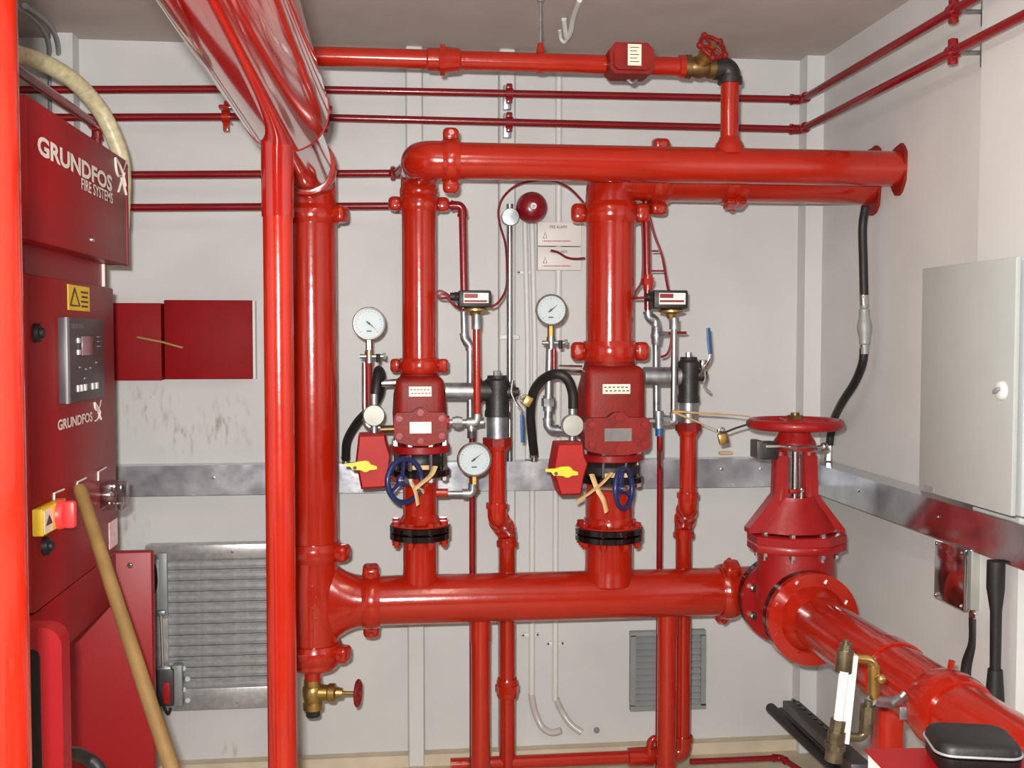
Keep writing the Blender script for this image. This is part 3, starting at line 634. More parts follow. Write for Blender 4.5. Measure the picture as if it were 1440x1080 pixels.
# brass padlock on the lever and hose by the trunk
def padlock(lab, px, py, Y, w, h, rot):
    c = P(px, py, Y); t = thing('padlock', lab, 'padlock', c)
    Rm = Quaternion((0, 1, 0), rot).to_matrix()
    part('body', MB().box(c, (w, .016, h), rot=Rm, bev=.004), 'brass', t)
    part('shackle', MB().tube([c + Rm @ V(q) for q in [(-w * .3, 0, h * .45), (-w * .3, 0, h * .75)] + [(-w * .3 * math.cos(k * PI / 6), 0, h * .75 + w * .3 * math.sin(k * PI / 6)) for k in range(1, 6)] + [(w * .3, 0, h * .75), (w * .3, 0, h * .45)]], .0035, 8), 'steel', t)
padlock('brass padlock hooked on the blue lever between the risers', 742, 564, YM - .09, .034, .028, math.radians(120 - 180))

# ================================================================ TRIM AROUND THE LARGER ALARM VALVE
G2 = P(775, 436, YT); rg2 = rad(45, G2)
gauge('pressure gauge beside the thicker riser above the hose loop', G2, rg2, 40, 0, .055)
valve_cock('small gauge cock with black grip under the gauge of thicker riser', P(775, 482, YT + .01), .012, 0)
pipe('trim_pipe', 'galvanised trim line with lower elbow left of larger alarm valve', [P(773, 488, YT + .015), P(770, 603, YT + .015), P(800, 606, YT + .015)], .0125, 'galv', br=.025)
t = thing('pipe_union', 'galvanised union on trim line inside the hose loop', 'pipe fitting', P(770, 575, YT + .015))
part('nut', MB().cyl(P(771, 560, YT + .015), P(771, 571, YT + .015), .0235, seg=8).cyl(P(771, 556, YT + .015), P(771, 578, YT + .015), .018, seg=14), 'galv', t)
pipe('trim_pipe', 'thin red tail hanging from gauge cock of thicker riser', [P(779, 490, YT - .01), P(779, 522, YT - .01)], .008, 'red_small')
pipe('trim_nipple', 'steel nipple into upper left of the larger alarm valve', [P(786, 518, YM), P(818, 519, YM)], .013, 'steel')
disc_valve('round grey check disc above the gear operator of larger valve', P(805, 598, YT - .03), rad(31, P(805, 598, YT)))
solo('rubber_hose', MB().tube(spline([P(806, 574, YT - .025), P(805, 552, YT - .03), P(797, 532, YT - .04), P(781, 526, YT - .03), P(763, 534, YT + .02), P(750, 552, YT + .12), P(746, 580, YT + .24), P(748, 612, YT + .36), P(751, 638, YT + .42)], 6), .0165, 14), 'black_rubber', 'black rubber hose arching over trim line to the steel trunking', 'hose')
for px, py, Y, nm in ((486, 643, YT + .40, 'left riser'), (751, 640, YT + .42, 'trim line of the larger valve')):
    solo('hose_end', MB().cyl(P(px, py - 5, Y), P(px, py + 9, Y), .013, seg=12).cyl(P(px, py - 1, Y), P(px, py + 3, Y), .017, seg=8), 'steel', 'steel hose end on trunking for the hose near %s' % nm, 'hose fitting')
pressure_switch('black pressure switch with red and white label beside the thicker riser', (920, 408, 968, 434), YT, 448, 418)
pipe('trim_socket', 'galvanised socket below the right pressure switch', [P(948, 447, YT), P(948, 463, YT)], .0165, 'galv')
pipe('test_pipe', 'slim steel vertical test pipe below the right pressure switch', [P(948, 462, YT), P(947, 592, YT)], .0105, 'steel')
t = thing('trim_tee', 'galvanised tee screwed to right of larger alarm valve', 'pipe fitting', P(935, 600, YT))
part('nipple', MB().cyl(P(912, 592, YT), P(952, 593, YT), .011, seg=14), 'galv', t)
part('tee_body', MB().cyl(P(926, 578, YT), P(926, 602, YT), .018, seg=14).cyl(P(931, 592, YT), P(941, 592, YT), .019, seg=8), 'galv', t)
part('elbow', MB().tube(bend([P(940, 593, YT), P(948, 593, YT), P(948, 580, YT)], .012), .015, 14), 'galv', t)
part('insert', MB().cyl(P(927, 600, YT), P(927, 613, YT), .0135, seg=10), 'blue_grip', t)
pipe('drain_line', 'thin red line from right tee down behind manifold', [P(928, 612, YT), P(928, 630, YT), P(928, 655, YM + .11), V((P(928, 655, YM + .11).x, YM + .11, .05))], .0105, 'red_small', elbows=False, br=.03)
pipe('trim_pipe', 'red trim pipe dropping from rear upper pipe beside the thicker riser', [P(908, 278, YM + .02), P(911, 436, YM + .02)], .0125, 'red_small')
t = thing('pipe_union', 'red union on trim pipe above the right pressure switch gland', 'pipe fitting', P(911, 405, YM + .02))
part('nut', MB().cyl(P(911, 392, YM + .02), P(911, 401, YM + .02), .0225, seg=8).cyl(P(911, 386, YM + .02), P(911, 408, YM + .02), .017, seg=14), 'red', t)
pipe('trim_pipe', 'galvanised trim pipe with offset elbow beside the right test pipe', [P(911, 434, YM + .02), P(912, 446, YM + .02), P(922, 450, YM + .02), P(923, 590, YM + .02)], .0115, 'galv', br=.012, er=1.35)
t = thing('ball_valve', 'small galvanised ball valve with red lever beside right test pipe', 'valve', P(923, 486, YM + .02))
part('body', MB().lathe(P(923, 485, YM + .02), (0, 0, 1), [(0, .015), (.008, .018), (.018, .018), (.03, .021), (.045, .018), (.058, .018), (.066, .015)], 14), 'galv', t)
part('stem', MB().cyl(P(925, 469, YM + .01), P(943, 469, YM - .02), .007, seg=8), 'galv', t)
part('lever', MB().tube([P(941, 469, YM - .02), P(952, 468, YM - .04), P(965, 468, YM - .04)], [.007, .009, .008], 10, flat=.6), 'red_cast', t)
x, R, zu, av = drain_branch('larger', (905, 950, 529, 26), (953, 984, 502, 566), 0, 596, 614, 0)
lv = part('lever', MB().tube(spline([ch(985, 527, YM - .05), ch(991, 517, YM - .07), ch(998, 506, YM - .08), ch(1000, 496, YM - .08)], 5), .0065, 10, flat=.5).tube(spline([ch(988, 507, YM - .05), ch(992, 530, YM - .07), ch(990, 543, YM - .07), ch(999, 552, YM - .07)], 5), .0055, 10, flat=.5).box(ch(989, 512, YM - .05), (.02, .03, .03), bev=.004), 'steel', av)
part('grip', MB().tube([ch(999, 498, YM - .08), ch(997, 478, YM - .08), ch(996, 461, YM - .08)], [.009, .011, .009], 12, flat=.6), 'blue_grip', lv)
xe2 = P(963, 800, YM + .1).x
pipe('drain_pipe', 'red drain pipe of the larger alarm valve with swan-neck elbows', [(x, YM, zu), (x, YM, zpx(968, 712, YM)), (xe2, YM + .118, zpx(963, 738, YM + .1)), (xe2, YM + .118, P(963, 1062, YM + .1).z), (xe2 - .12, YM + .118, P(963, 1062, YM + .1).z)], .0285, 'red', br=.035, seg=22, er=1.16)
# red cables
solo('alarm_cable', MB().tube(spline([P(690, 432, YT), P(701, 425, YT), P(711, 408, YT + .1), P(713, 385, YT + .35), P(711, 345, YT + .47), P(703, 316, YT + .46), P(701, 295, YT + .45), P(708, 277, YT + .44), P(724, 262, YT + .4), P(745, 255, YT + .36), P(775, 254, YT + .3), P(797, 262, YT + .2), P(812, 275, YT + .15), P(826, 292, YT + .13)], 6), .0043, 8), 'red_cable', 'thin red cable looping over the round bell to the thicker riser', 'cable')
solo('alarm_cable', MB().tube(spline([P(633, 417, YT), P(626, 412, YT - .01), P(618, 409, YT - .01), P(614, 414, YT - .01), P(620, 419, YT - .01), P(630, 420, YT), P(638, 428, YT), P(648, 435, YT + .02)], 6), .0043, 8), 'red_cable', 'small red cable loop at gland of the left pressure switch', 'cable')
solo('alarm_cable', MB().tube(spline([P(912, 418, YT), P(900, 419, YT), P(889, 420, YT + .03), P(888, 428, YT + .1), P(893, 412, YT + .12), P(903, 392, YT + .12), P(904, 340, YT + .12), P(902, 300, YT + .12), P(905, 292, YT + .13)], 6), .0043, 8), 'red_cable', 'red cable from right pressure switch climbing beside the thicker riser', 'cable')
solo('alarm_cable', MB().tube(spline([P(912, 300, YT + .1), P(920, 330, YT + .1), P(931, 360, YT + .1), P(938, 400, YT + .06), P(941, 412, YT + .02)], 5), .0043, 8), 'red_cable', 'straight red cable slanting down to the right pressure switch top', 'cable')
solo('alarm_cable', MB().tube(spline([P(945, 466, YT + .02), P(943, 485, YT + .03), P(938, 498, YT + .04), P(930, 502, YT + .06)], 5), .0043, 8), 'red_cable', 'short red cable tail curling behind the right test pipe', 'cable')
solo('alarm_cable', MB().tube(spline([P(775, 352, 3.98), P(785, 355, 3.97), P(797, 362, 3.95), P(810, 364, 3.93), P(822, 363, 3.9)], 5), .0043, 8), 'red_cable', 'short red cable sagging across the lower white sign', 'cable')
for q, (yy, xa, xb2) in enumerate(((353, 917, 926), (381, 916, 936))):
    solo('cable_clip', MB().tube([P(xa, yy, YT + .09), P(xb2, yy, YT + .1)], .003, 8), 'red_cable', ('upper' if q == 0 else 'lower') + ' thin red spacer clip between trim pipe and slanting cable', 'cable clip')
# ================================================================ SMALL PIPES ON THE WALLS
YS = 3.94; RS = .0135
XS = P(1127, 160, YS).x
XLs = XL + .13
ZS = []
for nm, lab, (yl_, ym_, yr_) in (('sprinkler_line', 'uppermost dark red small pipe along back and right walls', (127, 125, 140)), ('sprinkler_line', 'second dark red small pipe along back and right walls below the uppermost', (166, 164, 182))):
    pl, pm, pr = P(12, yl_, YS), P(400, ym_, YS), P(1127, yr_, YS)
    pl.x = XL
    pipe(nm, lab, [pl, pm, V((XS, YS, pr.z)), V((XS, -1.2, pr.z))], RS, 'red_small', br=.03, er=1.3)
    ZS.append((pl, pm, pr))
def zs(k, x):
    pl, pm, pr = ZS[k]
    if x < pm.x: return pl.z + (pm.z - pl.z) * (x - pl.x) / (pm.x - pl.x)
    return pm.z + (pr.z - pm.z) * (x - pm.x) / (pr.x - pm.x)
xf = -1.02; f0 = PX(92, 146, xf)
pipe('feed_line', 'purplish red pipe coming forward along left wall above the hood', [(xf, -1.2, f0.z), (xf, 3.86, f0.z), (xf, 3.86, 1.2)], .015, 'red_small', br=.03)
def wall_clamp(lab, c, wall, d):
    c = V(c); t = thing('pipe_clamp', lab, 'pipe clamp', c)
    ax = (1, 0, 0) if wall == 'back' else (0, 1, 0)
    n = V((0, 1, 0)) if wall == 'back' else V((1, 0, 0))
    part('ring', MB().lathe(c, ax, [(-.013, RS * 1.02), (-.013, RS * 1.5), (.013, RS * 1.5), (.013, RS * 1.02)], 18, ring=True).box(c + V((0, 0, RS * 1.9)), (.022, .022, .02), bev=.004).box(c - V((0, 0, RS * 1.9)), (.022, .022, .02), bev=.004), 'red_small', t)
    part('rod', MB().cyl(c + n * RS * 1.4, c + n * d, .006, seg=8), 'galv', t)
    part('wall_rail', MB().box(c + n * (d - .012), (.03, .024, .09) if wall == 'back' else (.024, .04, .07), bev=.003), 'galv', t)
for k_, nm in ((0, 'uppermost'), (1, 'second')):
    z = zs(k_, P(716, 140, YS).x)
    wall_clamp('red clamp with steel stud holding %s small pipe to back wall post' % nm, (P(716, 140, YS).x, YS, z), 'back', YW - PD - YS)
    y = PX(1340, 60, XS).y
    z = ZS[k_][2].z
    wall_clamp('red clamp with steel bracket holding %s small pipe to right wall' % nm, (XS, y, z), 'right', XR - XS)
def hang_clamp(lab, px, py):
    c = V((P(px, py, YS).x, YS, zs(1, P(px, py, YS).x))); t = thing('pipe_clamp', lab, 'pipe clamp', c)
    part('ring', MB().lathe(c, (1, 0, 0), [(-.014, RS * 1.02), (-.014, RS * 1.7), (.014, RS * 1.7), (.014, RS * 1.02)], 18, ring=True), 'red', t)
    part('lug', MB().box(c + V((0, 0, .034)), (.05, .03, .014), bev=.004), 'red', t); part('lug', MB().box(c - V((0, 0, .036)), (.022, .022, .034), bev=.004), 'red', t)
    part('rod', MB().cyl(c + V((0, 0, .02)), c + V((0, 0, .055)), .008, seg=8).cyl(c + V((0, RS * 1.5, 0)), V((c.x, YW, c.z)), .006, seg=8), 'red', t)
hang_clamp('red split clamp on second small pipe left of overhead pipe', 318, 160)
hang_clamp('red split clamp on second small pipe right of overhead pipe', 458, 158)
YP = 3.90
for (y, nm, endx) in ((243, 'upper', 556), (289, 'lower', 562)):
    z = zpx(520, y, YP); zl0 = zpx(190, y + 3, YP); zl0 -= (z - zl0) * .5; x1 = P(endx, y, YP).x
    t = thing('branch_line', '%s dark red small pipe crossing the white wall into the slimmer riser top' % nm, 'pipe', (x1, YP, z - RS))
    xl = XL + .18
    part('pipe_tube', MB().tube(bend([(XL, YP, zl0), (x1, YP, z), (X1 - .03, YM + .05, z)], .03), RS, 18), 'red_small', t)
    part('fitting', MB().lathe((x1 - .02, YP, z), (1, 0, 0), [(0, RS * 1.1), (.004, RS * 1.9), (.018, RS * 1.9), (.022, RS * 1.3), (.045, RS * 1.3)], 8), 'red_small', t)

# ================================================================ TEST LINE UNDER THE CEILING
ZT = zpx(760, 88, YF); rt = rad(25, V((.4, YF, ZT))); rt = .0295
xl = -.405; xval = P(962, 92, YF).x; xel = xb
t = thing('test_line', 'red horizontal test pipe just under the ceiling with union', 'pipe', (.3, YF, ZT - rt))
part('pipe_tube', MB().tube(bend([(xl, YF, HC), (xl, YF, ZT), (xval, YF, ZT)], .05), rt, 26), 'red', t)
xu = P(622, 86, YF).x
part('union', MB().lathe((xu - .05, YF, ZT), (1, 0, 0), [(0, rt), (.005, rt * 1.2), (.035, rt * 1.2), (.036, rt * 1.2), (.042, rt * 1.25)], 24).lathe((xu - .008, YF, ZT), (1, 0, 0), [(0, rt * 1.1), (0, rt * 1.65), (.016, rt * 1.65), (.016, rt * 1.1)], 8).lathe((xu + .008, YF, ZT), (1, 0, 0), [(0, rt * 1.35), (.02, rt * 1.3), (.045, rt * 1.2), (.05, rt)], 24), 'red', t)
part('end_socket', MB().lathe((xval - .02, YF, ZT), (1, 0, 0), [(0, rt), (.002, rt * 1.2), (.02, rt * 1.25), (.022, rt)], 24), 'red', t)
xh = P(760, 80, YF).x
t = thing('pipe_hanger', 'red ring hanger on a thin steel rod fixed to the ceiling', 'pipe hanger', (xh, YF, ZT))
part('ring', MB().lathe((xh, YF, ZT), (1, 0, 0), [(-.011, rt * 1.01), (-.011, rt * 1.12), (.011, rt * 1.12), (.011, rt * 1.01)], 26, ring=True), 'red', t)
part('neck', MB().cyl((xh, YF, ZT + rt), (xh, YF, ZT + rt + .03), .014, .009, seg=12), 'red', t)
part('rod', MB().cyl((xh, YF, ZT + rt + .02), (xh, YF, HC), .0045, seg=8), 'galv', t)
part('ceiling_anchor', MB().lathe((xh, YF, HC), (0, 0, -1), [(0, .03), (.004, .03), (.006, .014), (.03, .012), (.034, .006)], 14), 'galv', t)
# flow switch
t = thing('flow_switch', 'red flow switch box with white label clamped on the test pipe', 'flow switch', P(889, 106, YF))
Yq = YF - rt - .05
mb = MB(); prismpx(mb, [(858, 68), (865, 59), (911, 60), (920, 70), (920, 99), (913, 104), (866, 103), (858, 96)], Yq, .10); part('housing', mb, 'red_cast', t)
mb = MB(); prismpx(mb, [(864, 70), (869, 65), (908, 66), (914, 72), (914, 94), (909, 98), (870, 97), (864, 92)], Yq - .012, .013); part('cover', mb, 'red_cast', t)
mb = MB(); boxpx(mb, 883, 62, 902, 92, Yq - .0145, .003); lb = part('label_plate', mb, 'sticker', t)
mb = MB()
for k in range(5): boxpx(mb, 886, 66 + k * 5, 899 - (k % 2) * 3, 67 + k * 5, Yq - .0155, .001)
lb2 = part('print', mb, 'ink', lb); lb2['kind'] = 'stuff'
part('u_bolt', MB().tube(spline([P(877, 103, YF - .03), P(882, 110, YF), P(889, 116, YF), P(896, 110, YF), P(901, 103, YF - .03)], 5), .006, 8), 'galv', t)
# globe valve with red star handle
t = thing('test_valve', 'brass test valve with red star handwheel on the test pipe', 'valve', P(980, 110, YF))
part('body', MB().lathe((xval, YF, ZT), (1, 0, 0), [(0, rt * 1.25), (.02, rt * 1.28), (.022, rt * 1.0), (.05, rt * 1.25), (.075, rt * 1.0), (.078, rt * 1.2), (.1, rt * 1.2)], 20), 'bronze', t)
vc = V((xval + .045, YF, ZT)); va = V((.25, -.75, .45)).normalized()
part('bonnet', MB().lathe(vc, va, [(0, rt * .9), (.045, rt * .8), (.05, rt * .95), (.065, rt * .95), (.066, .012), (.1, .010)], 12), 'brass', t)
h = wheel(t, vc + va * .09, va, .042, .007, 'red_cast', 5, .3)
for k in range(5):
    a_, u_, v_ = MB().frame(va); q = 2 * PI * k / 5; e_ = u_ * math.cos(q) + v_ * math.sin(q)
    part('lobe', MB().ball(vc + va * .09 + e_ * .047, .011, n=6, seg=10), 'red_cast', h)
t = thing('pipe_elbow', 'black malleable iron elbow turning the test pipe down', 'pipe elbow', (xel, YF, ZT - .1))
part('bend', MB().tube(bend([(xval + .09, YF, ZT), (xel, YF, ZT), (xel, YF, zpx(1026, 116, YF))], .058, 9), rt * 1.12, 24), 'black_iron', t)
part('band', MB().lathe((xel, YF, zpx(1026, 118, YF)), (0, 0, 1), [(0, rt), (0, rt * 1.32), (.02, rt * 1.32), (.022, rt * 1.1)], 24).lathe((xval + .1, YF, ZT), (1, 0, 0), [(0, rt), (0, rt * 1.3), (.016, rt * 1.3), (.018, rt * 1.1)], 24), 'black_iron', t)
solo('test_branch', MB().cyl((xel, YF, ZF + R4), (xel, YF, zpx(1026, 117, YF)), rt, seg=24), 'red', 'short red vertical pipe linking front header to the black elbow', 'pipe')

# ================================================================ BACK WALL FITTINGS
# steel trunking
ZTR1, ZTR0 = zpx(620, 650, 3.98), zpx(620, 691, 3.98)
XTR = XR - .10
t = thing('cable_trunking', 'galvanised steel trunking along the back wall behind the risers', 'trunking', (0, 4.0, ZTR0))
part('channel', MB().box(((XL + XTR) / 2, 4.03, (ZTR0 + ZTR1) / 2), (XTR - XL, .10, ZTR1 - ZTR0 - .008)), 'galv_trunk', t)
part('lid', MB().box(((XL + XTR) / 2 , 3.975, (ZTR0 + ZTR1) / 2), (XTR - XL - .02, .006, ZTR1 - ZTR0)), 'galv_trunk', t)
for px in (300, 540, 770, 1015, 1070): bolt(t, P(px, 672 if px < 700 else 660, 3.972), (0, -1, 0), .006, .003, 'steel', 'screw')
t = thing('cable_trunking', 'galvanised steel trunking along the right wall under the grey cabinet', 'trunking', (XR, 2, ZTR0))
part('channel', MB().box(((XTR + XR) / 2, (3.98 + .3) / 2, (ZTR0 + ZTR1) / 2), (XR - XTR - .004, 3.98 - .3, ZTR1 - ZTR0 - .008)), 'galv_polished', t)
part('lid', MB().box((XTR, (3.97 + .3) / 2, (ZTR0 + ZTR1) / 2), (.006, 3.97 - .3, ZTR1 - ZTR0)), 'galv_polished', t)
for px, py in ((1207, 690), (1320, 727)): bolt(t, PX(px, py, XTR - .003), (-1, 0, 0), .006, .003, 'steel', 'screw')
# debris on the trunking
mb = MB(); mb.box(P(1020, 637, 4.03), (.05, .02, .012), bev=.003)
solo('offcut', mb.box(P(1027, 637, 4.03), (.02, .014, .01), bev=.003), 'tie', 'small beige offcut lying on top of the trunking', 'offcut')
# alarm bell
c = P(750, 290, 3.96); r = rad(45, c)
t = thing('alarm_bell', 'round dark red alarm bell on the back wall', 'bell', c - V((0, 0, r)))
part('gong', MB().lathe(c + V((0, .06, 0)), (0, -1, 0), [(0, r * .985), (.012, r), (.03, r * .97), (.05, r * .82), (.062, r * .6), (.066, r * .25), (.066, .005)], 40), 'red_bell', t)
part('base', MB().cyl(c + V((0, .04, 0)), V((c.x, YW, c.z)), r * .6, seg=24), 'red_bell', t)
part('centre_disc', MB().cyl(c - V((0, .008, 0)), c - V((0, .001, 0)), r * .2, seg=20), 'white_plastic', t)
part('screw', MB().cyl(c - V((0, .012, 0)), c - V((0, .007, 0)), r * .09, seg=6), 'galv', t)
# metal conduit with round box
xk = P(717, 480, 4.0).x; yk = YW - PD - .02
t = thing('conduit', 'vertical bright steel conduit with round junction box beside the bell', 'conduit', (xk, yk, ZTR1))
part('conduit_tube', MB().cyl((xk, yk, ZTR1), (xk, yk, zpx(717, 312, yk)), .0125, seg=16), 'steel', t)
part('round_box', MB().lathe((xk, yk + .02, zpx(716, 306, yk)), (0, -1, 0), [(0, .030), (.01, .033), (.045, .033), (.05, .031), (.051, .005)], 24), 'galv', t)
part('end_stub', MB().cyl((xk, yk, zpx(717, 300, yk)), (xk, yk, zpx(717, 287, yk)), .013, seg=12), 'galv', t)
sd = part('saddle', MB().box((xk, yk + .012, zpx(717, 474, yk)), (.075, .008, .02), bev=.003), 'white_plastic', t)
for s in (-1, 1): bolt(sd, (xk + s * .03, yk + .008, zpx(717, 474, yk)), (0, -1, 0), .006, .003, 'white_plastic', 'screw')
# white plastic conduits
def wconduit(lab, pts, r=.0105, saddles=()):
    t = thing('conduit', lab, 'conduit', min(pts, key=lambda p: p.z))
    part('conduit_tube', MB().tube(bend(pts, .05), r, 14), 'white_plastic', t)
    for (px, py) in saddles:
        s = part('saddle', MB().box(P(px, py, YW - .006) , (.07, .012, .016), bev=.003), 'white_plastic', t)
        for k in (-1, 1): bolt(s, P(px, py, YW - .012) + V((k * .028, 0, 0)), (0, -1, 0), .0045, .003, 'ink', 'screw')
yc = YW - .014
wconduit('white plastic conduit from bell down to the trunking', [P(738, 312, yc), P(742, 480, yc), V((P(742, 480, yc).x, yc, ZTR1))], saddles=((740, 383),), r=.010)
wconduit('second white plastic conduit close beside the one below the bell', [P(748, 312, yc), P(752, 480, yc), V((P(752, 480, yc).x, yc, ZTR1))], r=.010)
xg = P(785, 500, yc).x
wconduit('white plastic conduit hanging from ceiling hook down to the trunking', [V((xg, yc, HC - .012)), V((xg, yc, ZTR1))], r=.0125)
xw1 = P(748, 850, yc).x; xw2 = P(781, 850, yc).x
wconduit('white conduit below trunking with short flexible end', [V((xw1, yc, ZTR0)), V((xw1, yc, zpx(748, 978, yc)))], r=.0115, saddles=((746, 893),))
wconduit('white conduit below trunking with long flexible end', [V((xw2, yc, ZTR0)), V((xw2, yc, zpx(781, 985, yc)))], r=.0115, saddles=((781, 905),))
solo('clear_hose', MB().tube(spline([P(747, 976, yc), P(752, 1000, yc), P(762, 1022, yc - .02), P(776, 1030, yc - .04), P(789, 1027, yc - .05)], 6), .013, 14), 'sheath', 'pale flexible hose tail curving right beneath the bell-side conduit', 'hose')
solo('clear_hose', MB().tube(spline([P(782, 983, yc), P(790, 1000, yc), P(802, 1018, yc - .02), P(818, 1030, yc - .04)], 6), .013, 14), 'sheath', 'pale flexible hose tail slanting beneath the ceiling-hook conduit', 'hose')
solo('hose_plug', MB().cyl(P(839, 1027, YW), P(839, 1027, YW - .012), .012, seg=14), 'dark_grey', 'small dark round wall plug right of the pale hose tails', 'wall plug')
# ceiling hooks
solo('ceiling_hook', MB().tube(spline([PZ(787, 42, HC), PZ(788, 45, HC) - V((0, 0, .01)), PZ(789, 44, HC) - V((0, 0, .028)), PZ(794, 45, HC) - V((0, 0, .036)), PZ(798, 42, HC) - V((0, 0, .028))], 5), .006, 8), 'white_plastic', 'small white hook screwed into ceiling above the plastic conduit', 'hook')
h0 = PZ(812, 2, HC); 
solo('ceiling_hook', MB().tube(spline([PZ(815, 0, HC) , PZ(806, 20, HC) - V((0, 0, .012)), PZ(803, 30, HC) - V((0, 0, .03)), PZ(797, 36, HC) - V((0, 0, .04)), PZ(793, 25, HC) - V((0, 0, .004))], 5), .009, 8), 'white_plastic', 'bent white conduit end hooked under the ceiling', 'hook')
# two warning signs
for k, (y0, y1, nm) in enumerate(((312, 346, 'upper'), (347, 380, 'lower'))):
    Ysn = YW - .034
    t = thing('warning_sign', '%s white fire alarm warning sign beside the thicker riser' % nm, 'sign', P(785, y1, Ysn))
    mb = MB(); boxpx(mb, 756, y0, 818, y1, Ysn, .032, .003); part('plate', mb, 'white_paint', t)
    a = P(773, y0 + 9, Ysn); b = P(797, y0 + 9, Ysn)
    text('FIRE ALARM', 'lettering', 'ink', t, a, (1, 0, 0), (0, 0, 1), b.x - a.x, .011)
    A, B, C = P(764, y0 + 23, Ysn - .001), P(769, y0 + 23, Ysn - .001), P(766.5, y0 + 14, Ysn - .001)
    part('warning_triangle', MB().tube([A, B, C, A], .0012, 6), 'ink', t)
    mb = MB()
    for q in range(16): mb.box(P(763.5 + q * 2.6, y0 + 27, Ysn - .0005), (.0045 if q % 5 else .002, .001, .005))
    o = part('print', mb, 'ink_red', t); o['kind'] = 'stuff'
# red boards on the back wall
for (x0, x1, y0, y1, nm) in ((120, 227, 426, 535, 'red wall board partly hidden by the control cabinet'), (231, 355, 422, 533, 'wide red wall board left of the drop pipe')):
    mb = MB(); boxpx(mb, x0, y0, x1, y1, 4.02, .06, .003)
    t = thing('wall_board', nm, 'panel', P((x0 + x1) / 2, y1, 4.05)); part('face', mb, 'red_board', t)
    if x0 > 200:
        mb = MB(); boxpx(mb, 354, 423, 359, 533, 4.03, .05); part('edge_strip', mb, 'white_plastic', t)
solo('twine', MB().tube(spline([P(193, 474, 4.012), P(212, 478, 4.005), P(228, 481, 4.01), P(242, 485, 4.0), P(257, 489, 4.0)], 5), .004, 7), 'twine', 'piece of brown twine across the gap between red boards', 'twine')
# small louvre grille behind the right leg
Yl = YW - .03
t = thing('wall_grille', 'small grey louvred grille low on the back wall', 'grille', P(940, 998, Yl))
for (a, b, c_, d) in ((887, 888, 993, 894), (887, 992, 993, 999), (887, 894, 894, 992), (986, 894, 993, 992)):
    mb = MB(); boxpx(mb, a, b, c_, d, Yl, .03); part('frame_bar', mb, 'grey_duct', t)
mb = MB(); boxpx(mb, 893, 893, 987, 993, Yl + .022, .006); part('backing', mb, 'dark_grey', t)
q0 = P(940, 900, Yl + .012); wsl = P(987, 900, Yl).x - P(893, 900, Yl).x
me = mk('slat', MB().box((0, 0, 0), (wsl, .026, .003), rot=Quaternion((1, 0, 0), math.radians(52))), 'grey_duct', V((0, 0, 0)))
for k in range(11):
    o = bpy.data.objects.new('slat', me); COL.objects.link(o); o.parent = t; o.location = P(940, 899 + k * 8.9, Yl + .012) - ORG[t]
# large galvanised damper louvre
Yd = YW - .06
t = thing('air_damper', 'large galvanised louvre damper with corrugated blades on the back wall', 'damper', P(300, 998, Yd))
for (a, b, c_, d) in ((204, 766, 400, 786), (204, 968, 400, 998), (204, 786, 236, 968), (392, 786, 404, 968)):
    mb = MB(); boxpx(mb, a, b, c_, d, Yd, .058, .002); part('frame_bar', mb, 'galv_blade', t)
wbl = P(394, 870, Yd).x - P(235, 870, Yd).x; xb0 = (P(394, 870, Yd).x + P(235, 870, Yd).x) / 2
prof = [(0.022, -.020), (.006, -.019), (.0, -.012), (.008, -.004), (.008, .004), (0, .012), (.006, .019), (.022, .020)]
me = mk('blade', MB().prism([V((-wbl / 2, y, z)) for y, z in prof], (wbl, 0, 0)), 'galv_blade', V((0, 0, 0)), 25)
for k in range(12):
    o = bpy.data.objects.new('blade', me); COL.objects.link(o); o.parent = t; o.location = V((xb0, Yd + .012, zpx(310, 794 + k * 15.3, Yd))) - ORG[t]
for px, py in ((327, 776), (334, 988), (212, 776)): bolt(t, P(px, py, Yd), (0, -1, 0), .006, .003, 'steel', 'screw')
mb = MB(); boxpx(mb, 223, 778, 235, 870, Yd - .02, .02, .003); part('blade_guide', mb, 'grey_duct', t)
t2 = thing('damper_actuator', 'grey damper motor with red tag and push rod', 'actuator', P(240, 996, Yd - .05))
mb = MB(); boxpx(mb, 218, 942, 244, 994, Yd - .06, .058, .006); part('motor', mb, 'dark_grey', t2)
mb = MB(); boxpx(mb, 242, 936, 256, 994, Yd - .045, .043, .004); part('bracket', mb, 'grey_duct', t2)
mb = MB(); boxpx(mb, 229, 960, 239, 990, Yd - .066, .008, .002); part('red_tag', mb, 'red_box', t2)
part('push_rod', MB().cyl(P(226, 865, Yd - .045), P(229, 940, Yd - .045), .005, seg=8), 'steel', t2)
part('clevis', MB().box(P(227, 862, Yd - .035), (.03, .025, .02), bev=.003).box(P(231, 940, Yd - .045), (.05, .025, .014), bev=.003), 'galv', t2)
for k in range(4): part('linkage_bolt', MB().cyl(P(258 + (k % 2) * 6, 940 + k * 15, Yd), P(258 + (k % 2) * 6, 940 + k * 15, Yd - .02), .010, seg=6), 'grey_duct', t2)
solo('actuator_cable', MB().tube(spline([P(209, 780, Yd - .02), P(218, 800, Yd - .03), P(219, 825, Yd - .03), P(211, 850, Yd - .02), P(212, 880, Yd - .03), P(215, 940, Yd - .06), P(224, 975, Yd - .08), P(235, 1003, Yd - .08), P(240, 996, Yd - .06)], 6), .0055, 8), 'black_rubber', 'black cable hanging down to the damper motor', 'cable')
